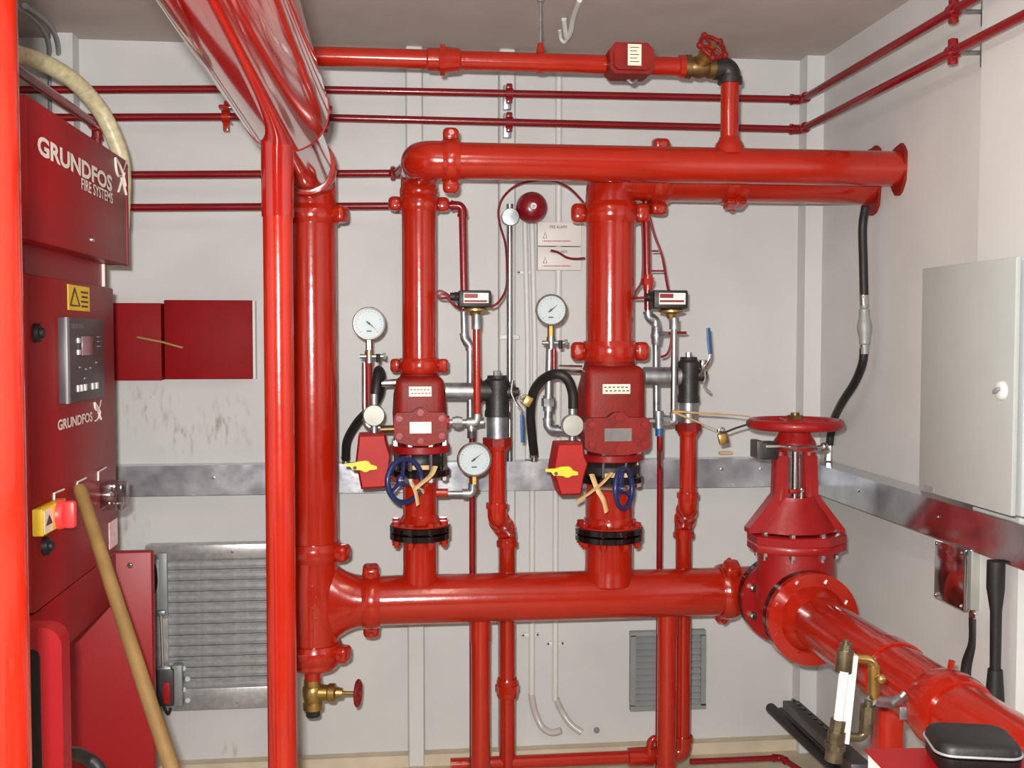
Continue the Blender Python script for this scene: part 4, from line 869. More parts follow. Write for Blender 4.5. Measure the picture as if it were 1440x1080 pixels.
# ---- low red drain header on the floor
zl = P(830, 1067, YM + .118).z
t = thing('drain_header', 'low red drain pipe running along the floor behind the legs', 'pipe', (.4, YM + .19, .05))
ya = YM + .118
part('pipe_tube', MB().cyl((xe - .2, ya, max(.04, zl)), (xe2 - .1, ya, max(.04, zl) ), .0235, seg=20), 'red', t)
part('socket', MB().lathe((xe2 - .2, ya, max(.04, zl)), (1, 0, 0), [(0, .024), (.003, .033), (.09, .034), (.093, .024)], 20), 'red', t)
xs_ = P(912, 1050, ya).x
part('bleed_fitting', MB().tube(bend([(xs_, ya - .02, max(.04, zl)), (xs_, ya - .02, zpx(912, 1036, ya)), (xs_ + .05, ya - .02, zpx(912, 1036, ya))], .02), .013, 12).cyl((xs_, ya - .02, zpx(912, 1058, ya)), (xs_, ya - .02, zpx(912, 1050, ya)), .018, seg=8), 'red', t)
zr = zpx(1040, 1068, ya)
pipe('drain_tail', 'thin red drain pipe along floor to the right ending in elbow', [(xe2 + .03, ya, zr), (P(1098, 1066, ya).x, ya, zr), (P(1098, 1066, ya).x + .1, ya - .35, zr - .01)], .0105, 'red_small', br=.025)
# ================================================================ GATE VALVE AND FORWARD PIPE
YG1 = 3.17
AX = P(1139, 868, YG1); XG, ZG = AX.x, AX.z
YG2 = 3.41; YGC = (YG1 + YG2) / 2
RFL = rad(130, AX)
# elbow from manifold to valve
t = thing('pipe_elbow', 'red elbow hidden between manifold end and the gate valve', 'pipe elbow', (XG, YM, ZG))
part('bend', MB().tube(bend([(xm1, YM, ZMAN), (XG, YM, (ZMAN + ZG) / 2), (XG, YG2 + .03, ZG)], .12, 9), R6, 32), 'red', t)
part('flange', MB().lathe((XG, YG2 + .018, ZG), (0, 1, 0), [(-.014, R6), (-.014, RFL), (.014, RFL), (.014, R6)], 44), 'black_gloss', t)
t = thing('gate_valve', 'red flanged gate valve with rising stem and large handwheel', 'valve', (XG, YGC, ZG - RFL))
yv = YGC
xg_ = XG
def zg(py): return P(1117, py, yv).z
def wg(w_): return rad(w_, V((XG, yv, ZG)))
part('body', MB().lathe((xg_, YG1, ZG), (0, 1, 0), [(.02, R6 * 1.02), (.06, R6 * 1.1), (.12, R6 * 1.2), (YG2 - YG1 - .06, R6 * 1.1), (YG2 - YG1 - .02, R6 * 1.02)], 36).lathe((xg_, yv, ZG), (0, 0, 1), [(0, wg(112)), (zg(830) - ZG, wg(112)), (zg(790) - ZG, wg(108)), (zg(768) - ZG, wg(104))], 28, sy=.82), 'red_gate', t)
for (y, s) in ((YG1, 1), (YG2, -1)):
    f = part('flange', MB().lathe((xg_, y + s * .012, ZG), (0, 1, 0), [(-.012, R6), (-.012, RFL), (.012, RFL), (.012, R6)], 44), 'red_gate' if s < 0 else 'black_gloss', t)
    for k in range(8):
        q = 2 * PI * (k + .5) / 8; p = V((xg_ + RFL * .84 * math.cos(q), y + s * .024, ZG + RFL * .84 * math.sin(q)))
        part('bolt', MB().cyl(p, p + V((0, s * .016, 0)), .014, seg=6).cyl(p + V((0, s * .016, 0)), p + V((0, s * .026, 0)), .008, seg=8), 'steel', f)
oct_ = PI / 8
bf = part('bonnet_flange', MB().lathe((xg_, yv, zg(772)), (0, 0, 1), [(0, wg(136)), (.004, wg(139)), (.022, wg(139)), (.026, wg(136)), (.027, wg(139)), (.05, wg(139)), (.054, wg(134))], 8, rot=oct_, sy=.8), 'red_gate', t)
for k in range(8):
    q = 2 * PI * (k + .5) / 8 + oct_ * 0
    p = V((xg_ + wg(112) * math.cos(q), yv + wg(112) * .78 * math.sin(q), zg(772) + .054))
    part('bolt', MB().cyl(p - V((0, 0, .07)), p + V((0, 0, .008)), .0065, seg=8).cyl(p, p + V((0, 0, .010)), .011, seg=6).cyl(p - V((0, 0, .054)), p - V((0, 0, .068)), .011, seg=6).cyl(p - V((0, 0, .068)), p - V((0, 0, .08)), .007, seg=8), 'steel', bf)
z0 = zg(746)
part('bonnet', MB().lathe((xg_, yv, z0), (0, 0, 1), [(0, wg(112)), ((zg(725) - z0), wg(86)), ((zg(705) - z0), wg(60)), ((zg(698) - z0), wg(56))], 8, rot=oct_, sy=.72), 'red_gate', t)
for s in (-1, 1):
    mb = MB(); A = [(1117 + s * 67, 748), (1117 + s * 67, 742), (1117 + s * 30, 694), (1117 + s * 28, 640), (1117 + s * 12, 640), (1117 + s * 12, 700), (1117 + s * 40, 748)]
    part('yoke_leg', mb.prism([P(x, y, yv) - V((0, .024, 0)) for x, y in A], (0, .048, 0)), 'red_gate', t)
    part('yoke_column', MB().lathe(P(1117 + s * 20, 702, yv), (0, 0, 1), [(0, .026), (zg(635) - zg(702), .022)], 16), 'red_gate', t)
part('yoke_head', MB().lathe((P(1117, 630, yv).x, yv, zg(632)), (0, 0, 1), [(0, wg(57)), (.012, wg(60)), (.028, wg(57)), (.042, wg(48)), (zg(604) - zg(632), wg(40))], 26), 'red_gate', t)
xs2 = P(1118, 660, yv).x
part('stem', MB().cyl((xs2, yv, zg(705)), (xs2, yv, zg(590)), .011, seg=14), 'steel', t)
part('gland', MB().box((xs2, yv, zg(690)), (.05, .05, .014), bev=.004), 'red_gate', t)
part('gland_bolt', MB().cyl((xs2 + .008, yv - .035, zg(684)), (xs2 + .008, yv - .035, zg(713)), .005, seg=8).cyl((xs2 + .008, yv - .035, zg(686)), (xs2 + .008, yv - .035, zg(690)), .010, seg=6), 'steel', t)
cw = P(1118, 596, yv)
wheel(t, cw, (0, 0, 1), wg(120), .0165, 'red_gate', 5, .27, rot=.35, dish=.004)
part('stem_nut', MB().cyl(cw + V((0, 0, .012)), cw + V((0, 0, .028)), .026, seg=6).cyl(cw + V((0, 0, .028)), cw + V((0, 0, .036)), .014, seg=12), 'bronze', t)
# supervisory switch
t = thing('tamper_switch', 'small dark tamper switch strapped to the gate valve yoke', 'switch', P(1082, 645, yv - .05))
mb = MB(); boxpx(mb, 1065, 620, 1074, 645, yv - .05, .07, .003); part('cover', mb, 'anthracite', t)
mb = MB(); boxpx(mb, 1072, 622, 1095, 646, yv - .04, .06, .004); part('housing', mb, 'black_iron', t)
ys = yv - wg(62)
part('strap', MB().tube(spline([P(1077, 628, ys + .01), P(1098, 628, ys), P(1120, 629, ys), P(1140, 628, ys + .01), P(1152, 630, ys + .02)], 5), .005, 8), 'steel', t)
part('clamp_screw', MB().cyl(P(1110, 629, ys - .004), P(1120, 630, ys - .004), .008, seg=8), 'steel', t)
part('knob', MB().ball(P(1159, 628, ys + .02), .014, n=7, seg=14).cyl(P(1148, 630, ys + .02), P(1159, 628, ys + .02), .008, seg=10), 'steel', t)
# forward pipe
t = thing('supply_pipe', 'thick red supply pipe coming forward from the gate valve', 'pipe', (XG, 2.4, ZG - R6))
part('flange', MB().lathe((XG, YG1 - .016, ZG), (0, 1, 0), [(-.015, R6), (-.015, RFL), (.012, RFL), (.012, R6)], 48), 'red', t)
part('hub', MB().lathe((XG, YG1 - .03, ZG), (0, -1, 0), [(0, R6 * 1.28), (.015, R6 * 1.2), (.05, R6 * 1.0)], 36), 'red', t)
part('pipe_tube', MB().tube(bend([(XG, YG1 - .03, ZG), (XG, 1.15, ZG), (XG, 1.15, .02)], .16, 9), R6, 44), 'red', t)
for k in range(8):
    q = 2 * PI * (k + .5) / 8; p = V((XG + RFL * .84 * math.cos(q), YG1 - .031, ZG + RFL * .84 * math.sin(q)))
    part('bolt', MB().cyl(p, p - V((0, .008, 0)), .013, seg=6), 'red', t)
yc14 = 2.32
coupling('broad red grooved coupling on the supply pipe above its post', (XG, yc14, ZG), (0, 1, 0), R6, (.9, 0, -.5), wd=.10, k=1.16, lug=.03, ears=(1,))
solo('pipe_plug', MB().cyl((XG + .05, 2.42, ZG + R6 * .75), (XG + .055, 2.42, ZG + R6 * .75 + .028), .008, seg=8), 'red', 'tiny red threaded plug on top of the supply pipe', 'plug')
# support post
xp, yp = P(1236, 1010, 2.62).x, 2.62
t = thing('pipe_support', 'red square post under the forward supply pipe', 'pipe support', (XG, yp, 0))
part('post', MB().box((XG - .01, yp, (ZG - R6) / 2), (.062, .062, ZG - R6), bev=.004), 'red', t)
part('saddle', MB().lathe((XG, yp - .035, ZG), (0, 1, 0), [(0, R6 * 1.01), (0, R6 * 1.08), (.07, R6 * 1.08), (.07, R6 * 1.01)], 32, ring=True), 'red', t)
part('foot_plate', MB().box((XG - .01, yp, .006), (.14, .14, .012)), 'red', t)
# flow meter
YFm = 2.18
t = thing('flow_meter', 'white sight tube flow meter with brass fittings beside supply pipe', 'flow meter', P(1175, 1060, YFm))
part('sight_tube', MB().cyl(P(1187, 944, YFm), P(1179, 1012, YFm), rad(13, P(1185, 980, YFm)), seg=16), 'paper', t)
part('back_plate', MB().prism([P(x, y, YFm + .004) for x, y in ((1194, 922), (1207, 923), (1194, 1047), (1181, 1045))], (0.004, .05, 0)), 'white_plastic', t)
part('top_fitting', MB().cyl(P(1190, 905, YFm + .01), P(1189, 918, YFm + .01), .014, seg=8).cyl(P(1189, 914, YFm + .01), P(1186, 945, YFm + .01), .018, seg=12).cyl(P(1190, 900, YFm + .01), P(1189, 908, YFm + .01), .006, seg=8), 'dull_brass', t)
part('bottom_fitting', MB().cyl(P(1179, 1012, YFm + .01), P(1176, 1030, YFm + .01), .017, seg=8).cyl(P(1177, 1028, YFm + .01), P(1172, 1070, YFm + .01), .019, seg=12).cyl(P(1175, 1045, YFm + .01), P(1174, 1052, YFm + .01), .023, seg=8), 'dull_brass', t)
yo = YFm + .03
part('upper_tube', MB().tube(bend([P(1192, 925, yo), P(1229, 928, yo), P(1229, 982, yo), P(1229, 985, yo + .03)], .02), .010, 12), 'brass', t)
part('isolating_cock', MB().cyl(P(1229, 936, yo), P(1229, 975, yo), .013, seg=10).cyl(P(1229, 954, yo), P(1237, 955, yo - .02), .007, seg=8).ball(P(1239, 955, yo - .025), .011, n=6, seg=10), 'brass', t)
part('lower_tube', MB().tube(bend([P(1190, 1036, yo), P(1216, 1038, yo), P(1222, 985, yo)], .02), .010, 12), 'dull_brass', t)
part('union', MB().cyl(P(1219, 1015, yo), P(1221, 992, yo), .018, seg=8).cyl(P(1217, 1030, yo), P(1219, 1010, yo), .015, seg=12), 'dull_brass', t)
part('tapping', MB().tube([P(1225, 985, yo), P(1250, 988, yo + .05), P(1272, 982, yo + .1)], [.012, .012, .009], 10), 'galv', t)
solo('steel_bracket', MB().tube([P(1250, 992, yo + .05), P(1268, 978, yo + .02), P(1272, 974, yo + .02)], .006, 8).box(P(1270, 1003, yo + .05), (.018, .006, .03), bev=.003), 'galv', 'small steel bracket clip beside the flow meter', 'bracket')
# dark bundle leaning in the corner by the floor
q = lambda px, py, Y: P(px, py, Y)
for (p0, p1, r, nm) in ((q(1084, 996, 3.85), q(1215, 1118, 3.0), .020, 'black round tube lowest in bundle leaning behind the supply pipe'), (q(1098, 1000, 3.90), q(1228, 1118, 3.05), .015, 'black round tube uppermost in bundle leaning behind the supply pipe')):
    solo('loose_tube', MB().tube([p0, (p0 + p1) / 2, p1], r, 14), 'black_rubber', nm, 'tube')
a_, b_ = q(1112, 983, 3.7), q(1212, 1072, 2.75); d_ = (b_ - a_).normalized()
t = thing('slotted_channel', 'grey slotted steel channel lying in the bundle behind the supply pipe', 'channel', b_)
u_ = d_.cross(V((0, 0, 1))).normalized(); n_ = u_.cross(d_)
Rm = Matrix((d_, u_, n_)).transposed()
part('web', MB().box((a_ + b_) / 2 - n_ * .02, ((b_ - a_).length, .06, .03), rot=Rm, bev=.004), 'dark_grey', t)
for k in range(9): part('slot', MB().box(a_ + d_ * (.05 + k * .085) + n_ * .0055, (.035, .012, .004), rot=Rm), 'black_gloss', t)
# tape and padlock between trim and handwheel
solo('tape_strap', MB().tube(spline([P(946, 578, YT - .03), P(985, 581, YT - .06), P(1025, 583, 3.4), P(1056, 586, 3.30)], 5), [.011] * 5 + [.010] * 5 + [.006] * 5 + [.004], 8, flat=.35), 'tie', 'beige strap stretched from right test pipe to the large handwheel', 'strap')
solo('tape_strap', MB().tube(spline([P(946, 579, YT - .03), P(968, 588, YT - .05), P(990, 597, 3.45), P(1010, 605, 3.4)], 5), [.012] * 5 + [.010] * 5 + [.004] * 6, 8, flat=.35), 'tie', 'beige strap hanging from right test pipe to the brass padlock', 'strap')
solo('security_wire', MB().tube(spline([P(1008, 605, 3.4), P(1018, 608, 3.39), P(1035, 602, 3.34), P(1054, 596, 3.28)], 5), .0035, 8), 'dark_grey', 'thin dark wire linking padlock to the large handwheel', 'wire')
padlock('brass padlock hanging on the strap left of the large handwheel', 1017, 617, 3.39, .032, .036, math.radians(-12))

# ================================================================ RIGHT WALL
# black hose with grey fitting
XH = XR - .06
XH = XR - .075
hp = [PX(1217, 290, XH), PX(1213, 320, XH), PX(1214, 370, XH), PX(1215, 415, XH)]
t = thing('drain_hose', 'black hose with grey inline valve hanging from rear upper pipe end', 'hose', P(1165, 640, 3.9))
part('upper_hose', MB().tube(spline(hp, 6), .0145, 14), 'black_rubber', t)
part('inline_valve', MB().lathe(PX(1216, 498, XH), (PX(1215, 415, XH) - PX(1216, 498, XH)), [(0, .013), (.03, .013), (.035, .018), (.055, .018), (.07, .022), (.09, .025), (.11, .022), (.125, .018), (.15, .018), (.155, .013), (.195, .013)], 16), 'grey_duct', t)
part('ferrule', MB().cyl(PX(1214, 412, XH), PX(1215, 430, XH), .016, seg=14).cyl(PX(1216, 474, XH), PX(1215, 490, XH), .016, seg=14), 'steel', t)
part('lower_hose', MB().tube(spline([PX(1215, 485, XH), PX(1213, 510, XH), PX(1202, 538, XH), PX(1183, 568, XH), P(1171, 595, 3.84), P(1166, 628, 3.88)], 6), .0145, 14), 'black_rubber', t)
part('end_fitting', MB().cyl(P(1166, 626, 3.88), P(1165, 647, 3.88), .017, seg=8), 'steel', t)
# grey cabinet
XCb = 1.40
def xb_box(mb, px0, px1, py0, py1, X, X2, bev=0.):
    """box on the right wall: front face at X between two picture columns, top and bottom rows read at the far edge px0"""
    a = PX(px0, py0, X); b = PX(px1, py0, X); c = PX(px0, py1, X)
    lo = V((X, b.y, c.z)); hi = V((X2, a.y, a.z)); return mb.box((lo + hi) / 2, hi - lo, bev=bev), lo, hi
XCb = 1.47
mb, lo, hi = xb_box(MB(), 1297, 1430, 377, 691, XCb, XR)
t = thing('wall_cabinet', 'light grey steel cabinet with round lock on the right wall', 'cabinet', (XR, lo.y, lo.z))
part('case', MB().box((lo + hi) / 2 + V((.012, 0, 0)), hi - lo - V((.024, 0, 0)), bev=.004), 'grey_side', t)
d = part('door', MB().box(V((XCb + .006, (lo.y + hi.y) / 2, (lo.z + hi.z) / 2)), (.014, hi.y - lo.y - .004, hi.z - lo.z - .004), bev=.003), 'grey_box', t)
cl = PX(1410, 549, XCb)
part('lock', MB().lathe(cl, (-1, 0, 0), [(0, .024), (.008, .022), (.012, .016), (.013, .006)], 20), 'white_plastic', d)
part('lock_key', MB().box(cl + V((-.016, 0, 0)), (.012, .026, .010), rot=Quaternion((1, 0, 0), -.5), bev=.003), 'grey_duct', d)
a = PX(1300, 684, XCb - .002); b = PX(1313, 690, XCb - .002)
part('badge', MB().box((a + b) / 2, (.003, abs(a.y - b.y), .014)), 'grey_duct', d)
# junction box below trunking
XJ = XR - .115
mb, lo, hi = xb_box(MB(), 1315, 1357, 758, 840, XJ, XR - .005)
t = thing('junction_box', 'grey junction box with mirror-like steel lid below right trunking', 'junction box', (XR, lo.y, lo.z))
part('case', MB().box((lo + hi) / 2 + V((.01, 0, 0)), hi - lo - V((.02, 0, 0)), bev=.004), 'grey_cast', t)
l_ = part('lid', MB().box(V((XJ + .005, (lo.y + hi.y) / 2, (lo.z + hi.z) / 2)), (.012, hi.y - lo.y, hi.z - lo.z), bev=.002), 'lid_steel', t)
for sy in (.08, .92):
    for sz in (.06, .94): bolt(l_, V((XJ - .001, lo.y + (hi.y - lo.y) * sy, lo.z + (hi.z - lo.z) * sz)), (-1, 0, 0), .006, .003, 'steel', 'screw')
jb = V((XJ + .05, lo.y + .03, lo.z))
part('gland', MB().cyl(jb, jb - V((0, 0, .03)), .014, seg=12).cyl(jb - V((0, 0, .012)), jb - V((0, 0, .024)), .018, seg=6), 'steel', t)
solo('black_conduit', MB().tube(spline([jb - V((0, 0, .028)), jb - V((0, .0, .1)), jb - V((.01, -.02, .18)), jb - V((.005, -.01, .30)), jb - V((0, 0, .55))], 5), .0165, 12), 'black_rubber', 'black flexible conduit hanging from the junction box', 'conduit')
b0 = PX(1401, 775, XR - .11); b1 = PX(1404, 990, XR - .11)
t = thing('cable_drop', 'thick black sheathed cable dropping from the right trunking', 'cable', b1)
part('sheath', MB().tube([V((b0.x, b0.y, ZTR0)), V((b0.x, b0.y, ZTR0 - .07)), V((b0.x, b0.y - .004, ZTR0 - .13)), V((b0.x, b0.y - .006, ZTR0 - .3)), V((b0.x, b0.y - .006, ZTR0 - .75))], [.0225, .0225, .0145, .0135, .0145], 16), 'black_rubber', t)
part('boot', MB().tube([V((b0.x, b0.y - .006, P(1400, 940, b0.y).z)), V((b0.x, b0.y - .006, P(1400, 985, b0.y).z))], [.018, .024], 14), 'black_rubber', t)

# ================================================================ BOOK AND CASE IN FRONT
zb_ = CAM.z - .70
c0 = PZ(1216, 1053, zb_)
bw, bl, bh = .32, .30, .045
Rb = Quaternion((0, 0, 1), math.radians(-4)).to_matrix()
cb = c0 + Rb @ V((bw / 2, -bl / 2, -bh / 2))
t = thing('ring_binder', 'red hard-cover binder with white pages lying under the black case', 'book', cb - V((0, 0, bh / 2)))
part('cover', MB().box(cb + V((0, 0, bh / 2 - .002)), (bw, bl, .004), rot=Rb).box(cb - V((0, 0, bh / 2 - .002)), (bw, bl, .004), rot=Rb).box(cb + Rb @ V((bw / 2 - .002, 0, 0)), (.004, bl, bh), rot=Rb), 'red_panel', t)
part('pages', MB().box(cb + Rb @ V((-.002, 0, 0)), (bw - .012, bl - .012, bh - .009), rot=Rb), 'paper', t)
cc = PZ(1367, 1047, zb_ + .03); cc = V((cc.x, cc.y, zb_ + .03))
t = thing('camera_case', 'black zipped soft case with grey piping lying on red binder', 'case', V((cc.x, cc.y, zb_)))
Rc = Quaternion((0, 0, 1), math.radians(-14)).to_matrix()
def rrect(w_, l_, r, n=6):
    out = []
    for (sx, sy, a0) in ((1, 1, 0), (-1, 1, 90), (-1, -1, 180), (1, -1, 270)):
        for k in range(n + 1):
            a = math.radians(a0 + 90 * k / n); out.append(V((sx * (w_ / 2 - r) + r * math.cos(a), sy * (l_ / 2 - r) + r * math.sin(a), 0)))
    return out
def loft(levels):
    vs = []; fs = []; n = len(levels[0])
    for lv_ in levels: vs += lv_
    for i in range(len(levels) - 1):
        for k in range(n): fs.append((i * n + k, i * n + (k + 1) % n, (i + 1) * n + (k + 1) % n, (i + 1) * n + k))
    fs += [tuple(range(n)), tuple((len(levels) - 1) * n + k for k in range(n))]
    return MB().add(vs, fs)
def lev(w_, l_, r, z): return [V((cc.x, cc.y, zb_)) + Rc @ (p + V((0, 0, z))) for p in rrect(w_, l_, r)]
W0, L0 = .135, .115
part('lower_shell', loft([lev(W0 * .9, L0 * .9, .022, .001), lev(W0 * .97, L0 * .97, .026, .006), lev(W0, L0, .028, .024)]), 'black_soft', t)
part('lid', loft([lev(W0, L0, .028, .028), lev(W0 * .98, L0 * .98, .027, .040), lev(W0 * .92, L0 * .92, .026, .046), lev(W0 * .8, L0 * .8, .024, .049)]), 'black_soft', t)
pth = lev(W0 * 1.01, L0 * 1.01, .028, .030); part('piping', MB().tube(pth + [pth[0]], .0022, 8), 'grey_duct', t)
zt_ = cb.z - bh / 2
t = thing('steel_stand', 'small red stand below the binder out in front', 'stand', (cb.x + .03, cb.y - .03, 0))
part('top', MB().box((cb.x + .02, cb.y - .03, zt_ - .01), (.22, .2, .02)), 'red_panel', t)
for sx in (-1, 1):
    for sy in (-1, 1): part('leg', MB().box((cb.x + .02 + sx * .09, cb.y - .03 + sy * .08, (zt_ - .02) / 2), (.025, .025, zt_ - .02)), 'red_panel', t)

# ================================================================ LEFT SIDE
# near pipe at the left edge
xn = P(31, 540, 1.3).x - .06
solo('near_pipe', MB().cyl((xn, 1.3, 0), (xn, 1.3, HC), .06, seg=40), 'red', 'bright orange-red vertical pipe closest at the left edge', 'pipe')
XP_ = -.80
def lbox(mb, px0, px1, py_at, X, X0, bev=0.):
    """box on the left: face at X between picture columns px0 (near) and px1 (far); py_at = ((px,py top),(px,py bottom))"""
    y0 = PX(px0, 500, X).y; y1 = PX(px1, 500, X).y
    zt = PX(py_at[0][0], py_at[0][1], X).z; zb = PX(py_at[1][0], py_at[1][1], X).z
    lo = V((X0, y0, zb)); hi = V((X, y1, zt)); return lo, hi
lo, hi = lbox(None, 41, 161, ((100, 394), (60, 855)), XP_, XL)
cabB = PX(100, 908, XP_).z
t = thing('control_cabinet', 'tall red fire pump control cabinet with dark display on left wall', 'cabinet', (XL, lo.y, cabB))
part('case', MB().box(((XL + .01 + XP_ - .02) / 2, (lo.y + hi.y) / 2, (cabB + hi.z) / 2), (XP_ - .03 - XL, hi.y - lo.y, hi.z - cabB), bev=.006), 'red_panel', t)
door = part('door', MB().box((XP_ - .009, (lo.y + hi.y) / 2, (lo.z + hi.z) / 2), (.018, hi.y - lo.y - .004, hi.z - lo.z - .004), bev=.004), 'red_panel', t)
part('gland_plate', MB().box((XP_ - .012, (lo.y + hi.y) / 2, (lo.z + cabB) / 2), (.014, hi.y - lo.y - .004, lo.z - cabB - .006), bev=.003), 'red_panel', t)
for (px, py) in ((49, 468), (62, 768)):
    c = PX(px, py, XP_); part('lock', MB().lathe(c, (1, 0, 0), [(0, .022), (.012, .020), (.014, .012), (.02, .011)], 18), 'black_rubber', door)
# display unit
def xpl(mb, pts, X, dep): return mb.prism([PX(x, y, X) for x, y in pts], (dep, 0, 0))
a, b = PX(82, 446, XP_ + .012), PX(136, 560, XP_ + .012)
zc_, zd_ = PX(85, 446, XP_).z, PX(85, 568, XP_).z
ya_, yb_ = PX(82, 500, XP_).y, PX(137, 500, XP_).y
disp = part('display_unit', MB().box((XP_ + .008, (ya_ + yb_) / 2, (zc_ + zd_) / 2), (.02, yb_ - ya_, zc_ - zd_), bev=.003), 'anthracite', door)
part('bezel', MB().box((XP_ + .018, ya_ + .01, (zc_ + zd_) / 2), (.006, .02, (zc_ - zd_)), bev=.001), 'grey_duct', door)
XD_ = XP_ + .018
def dpart(name, u0, u1, v0, v1, m, th=.003, par=None, n=None):
    """flat piece on the display face in fractions of its width and height"""
    y0, y1 = ya_ + (yb_ - ya_) * u0, ya_ + (yb_ - ya_) * u1; z1_, z0_ = zc_ - (zc_ - zd_) * v0, zc_ - (zc_ - zd_) * v1
    return part(name, MB().box((XD_ + th / 2, (y0 + y1) / 2, (z0_ + z1_) / 2), (th, y1 - y0, z1_ - z0_), bev=.0006), m, par or door)
dpart('screen_surround', .28, .72, .20, .47, 'dark_grey', .002); dpart('screen', .36, .64, .22, .45, 'lcd', .004)
for u in (.24, .33, .42, .62, .73): dpart('key', u, u + .055, .80, .88, 'white_plastic', .004)
for v in (.24, .38): dpart('key', .26, .32, v, v + .06, 'white_plastic', .004)
for v in (.22, .28, .34): dpart('indicator_label', .80, .88, v, v + .012, 'grey_duct', .002)
for u, v in ((.3, .58), (.46, .61), (.58, .6), (.74, .54), (.42, .72)): dpart('symbol', u, u + .05, v, v + .02, 'grey_duct', .002)
a = V((XD_, ya_ + (yb_ - ya_) * .12, zc_ - (zc_ - zd_) * .125)); text('GRUNDFOS', 'lettering', 'grey_duct', door, a, (0, 1, 0), (0, 0, 1), (yb_ - ya_) * .3, .011, .001)
# warning sticker
y0, y1 = PX(95, 420, XP_).y, PX(125, 420, XP_).y; z0, z1_ = PX(110, 437, XP_).z, PX(110, 402, XP_).z
st = part('warning_sticker', MB().box((XP_ + .001, (y0 + y1) / 2, (z0 + z1_) / 2), (.002, y1 - y0, z1_ - z0)), 'yellow_plate', door)
A, B, C = V((XP_ + .003, y0 + .012, z0 + .012)), V((XP_ + .003, (y0 + y1) / 2 - .004, z0 + .012)), V((XP_ + .003, (y0 * 1.5 + y1 * .5) / 2 + .002, z1_ - .008))
part('triangle', MB().tube([A, B, C, A], .0025, 6), 'ink', st)
for k in range(4): part('print_line', MB().box((XP_ + .0025, y0 + (y1 - y0) * .74, z1_ - (z1_ - z0) * (.24 + .19 * k)), (.001, (y1 - y0) * (.34 - .05 * (k % 2)), .005)), 'ink', st)
# brand lettering and emblem
def brand_x(parent, X, pts, r):
    """crossed-arc emblem"""
    mb = MB()
    for p in pts: mb.tube(spline([PX(x, y, X) for x, y in p], 4), r, 6, flat=.35)
    o = part('emblem', mb, 'white_paint', parent); o['kind'] = 'stuff'; return o
ta, tb = PX(81, 606, XP_ + .001), PX(130, 594, XP_ + .001)
text('GRUNDFOS', 'lettering', 'white_paint', door, V((XP_, ta.y, ta.z)), (0, 1, 0), (0, 0, 1), tb.y - ta.y, .026, .0015, bold=.03)
brand_x(door, XP_ + .002, [[(133, 566), (134, 574), (137, 577), (140, 573), (142, 563)], [(133, 566), (137, 572), (141, 580)], [(134, 592), (138, 588), (140, 581), (138, 578)], [(142, 590), (140, 584), (138, 580)]], .0032)
# rotary isolator
XI = XP_ + .03
zi0, zi1 = PX(75, 748, XI).z, PX(75, 712, XI).z
def yx(px, X=XI): return PX(px, 700, X).y
sw = part('isolator_plate', MB().box((XP_ + .012, (yx(64) + yx(97)) / 2, (zi0 + zi1) / 2), (.024, yx(97) - yx(64), (zi1 - zi0) * 1.05), bev=.003), 'yellow_plate', door)
part('danger_label', MB().box((XP_ + .025, yx(64) + (yx(97) - yx(64)) * .2, (zi0 + zi1) / 2), (.002, (yx(97) - yx(64)) * .34, (zi1 - zi0) * .9)), 'sticker', sw)
y_ = yx(64) + (yx(97) - yx(64)) * .07; y2 = yx(64) + (yx(97) - yx(64)) * .33
part('triangle', MB().prism([V((XP_ + .0265, y_, zi0 + .02)), V((XP_ + .0265, y2, zi0 + .02)), V((XP_ + .0265, (y_ + y2) / 2, zi1 - .016))], (.001, 0, 0)), 'ink', sw)
kc = V((XP_ + .024, yx(64) + (yx(97) - yx(64)) * .68, (zi0 + zi1) / 2))
part('rotary_knob', MB().lathe(kc, (1, 0, 0), [(0, .036), (.01, .034), (.014, .030)], 20).box(kc + V((.024, 0, 0)), (.026, .024, .064), bev=.007), 'red_knob', sw)
# clear shrouded lamp and bracket lines
c = PX(146, 696, XP_)
lm = part('pilot_lamp', MB().lathe(c, (1, 0, 0), [(0, .02), (.02, .02), (.03, .014), (.034, .005)], 18), 'steel', door)
part('clear_shroud', MB().box(c + V((.03, 0, 0)), (.06, .085, .075), bev=.005), 'hose_clear', door)
for (p1, p2, p3) in (((76, 708), (76, 694), (90, 688)), ((108, 682), (109, 678), (121, 672)), ((138, 676), (138, 664), (149, 657))):
    part('bracket_line', MB().tube([PX(*p1, XP_ + .002), PX(*p2, XP_ + .002), PX(*p3, XP_ + .002)], .0025, 6), 'white_paint', door)
y0, y1 = PX(153, 750, XP_).y, PX(165, 750, XP_).y
y1 = min(y1, hi.y - .004); z_ = PX(159, 750, XP_).z
part('rating_plate', MB().box((XP_ + .001, (y0 + y1) / 2, z_), (.002, y1 - y0, .075)), 'pink_label', door)
# upper hood with lettering
XS_ = -.775
lo2, hi2 = lbox(None, 44, 181, ((100, 174), (100, 352)), XS_, XL)
t = thing('sign_hood', 'red sheet metal hood with white lettering above control cabinet', 'hood', (XL, lo2.y, lo2.z))
part('case', MB().box(((XS_ - .22 + XS_) / 2, (lo2.y + hi2.y) / 2, (lo2.z + hi2.z) / 2), (.22, hi2.y - lo2.y, hi2.z - lo2.z), bev=.004), 'red_panel', t)
part('back_edge', MB().box((XS_ - .005, hi2.y + .012, (lo2.z + hi2.z) / 2 - .005), (.012, .02, hi2.z - lo2.z - .01), bev=.002), 'red_panel', t)
a, b = PX(52, 222, XS_), PX(157, 266, XS_)
text('GRUNDFOS', 'lettering', 'white_paint', t, V((XS_, a.y, (a.z + b.z) / 2)), (0, 1, 0), (0, 0, 1), b.y - a.y, .044, .0015, bold=.035)
a, b = PX(114, 278, XS_), PX(158, 287, XS_)
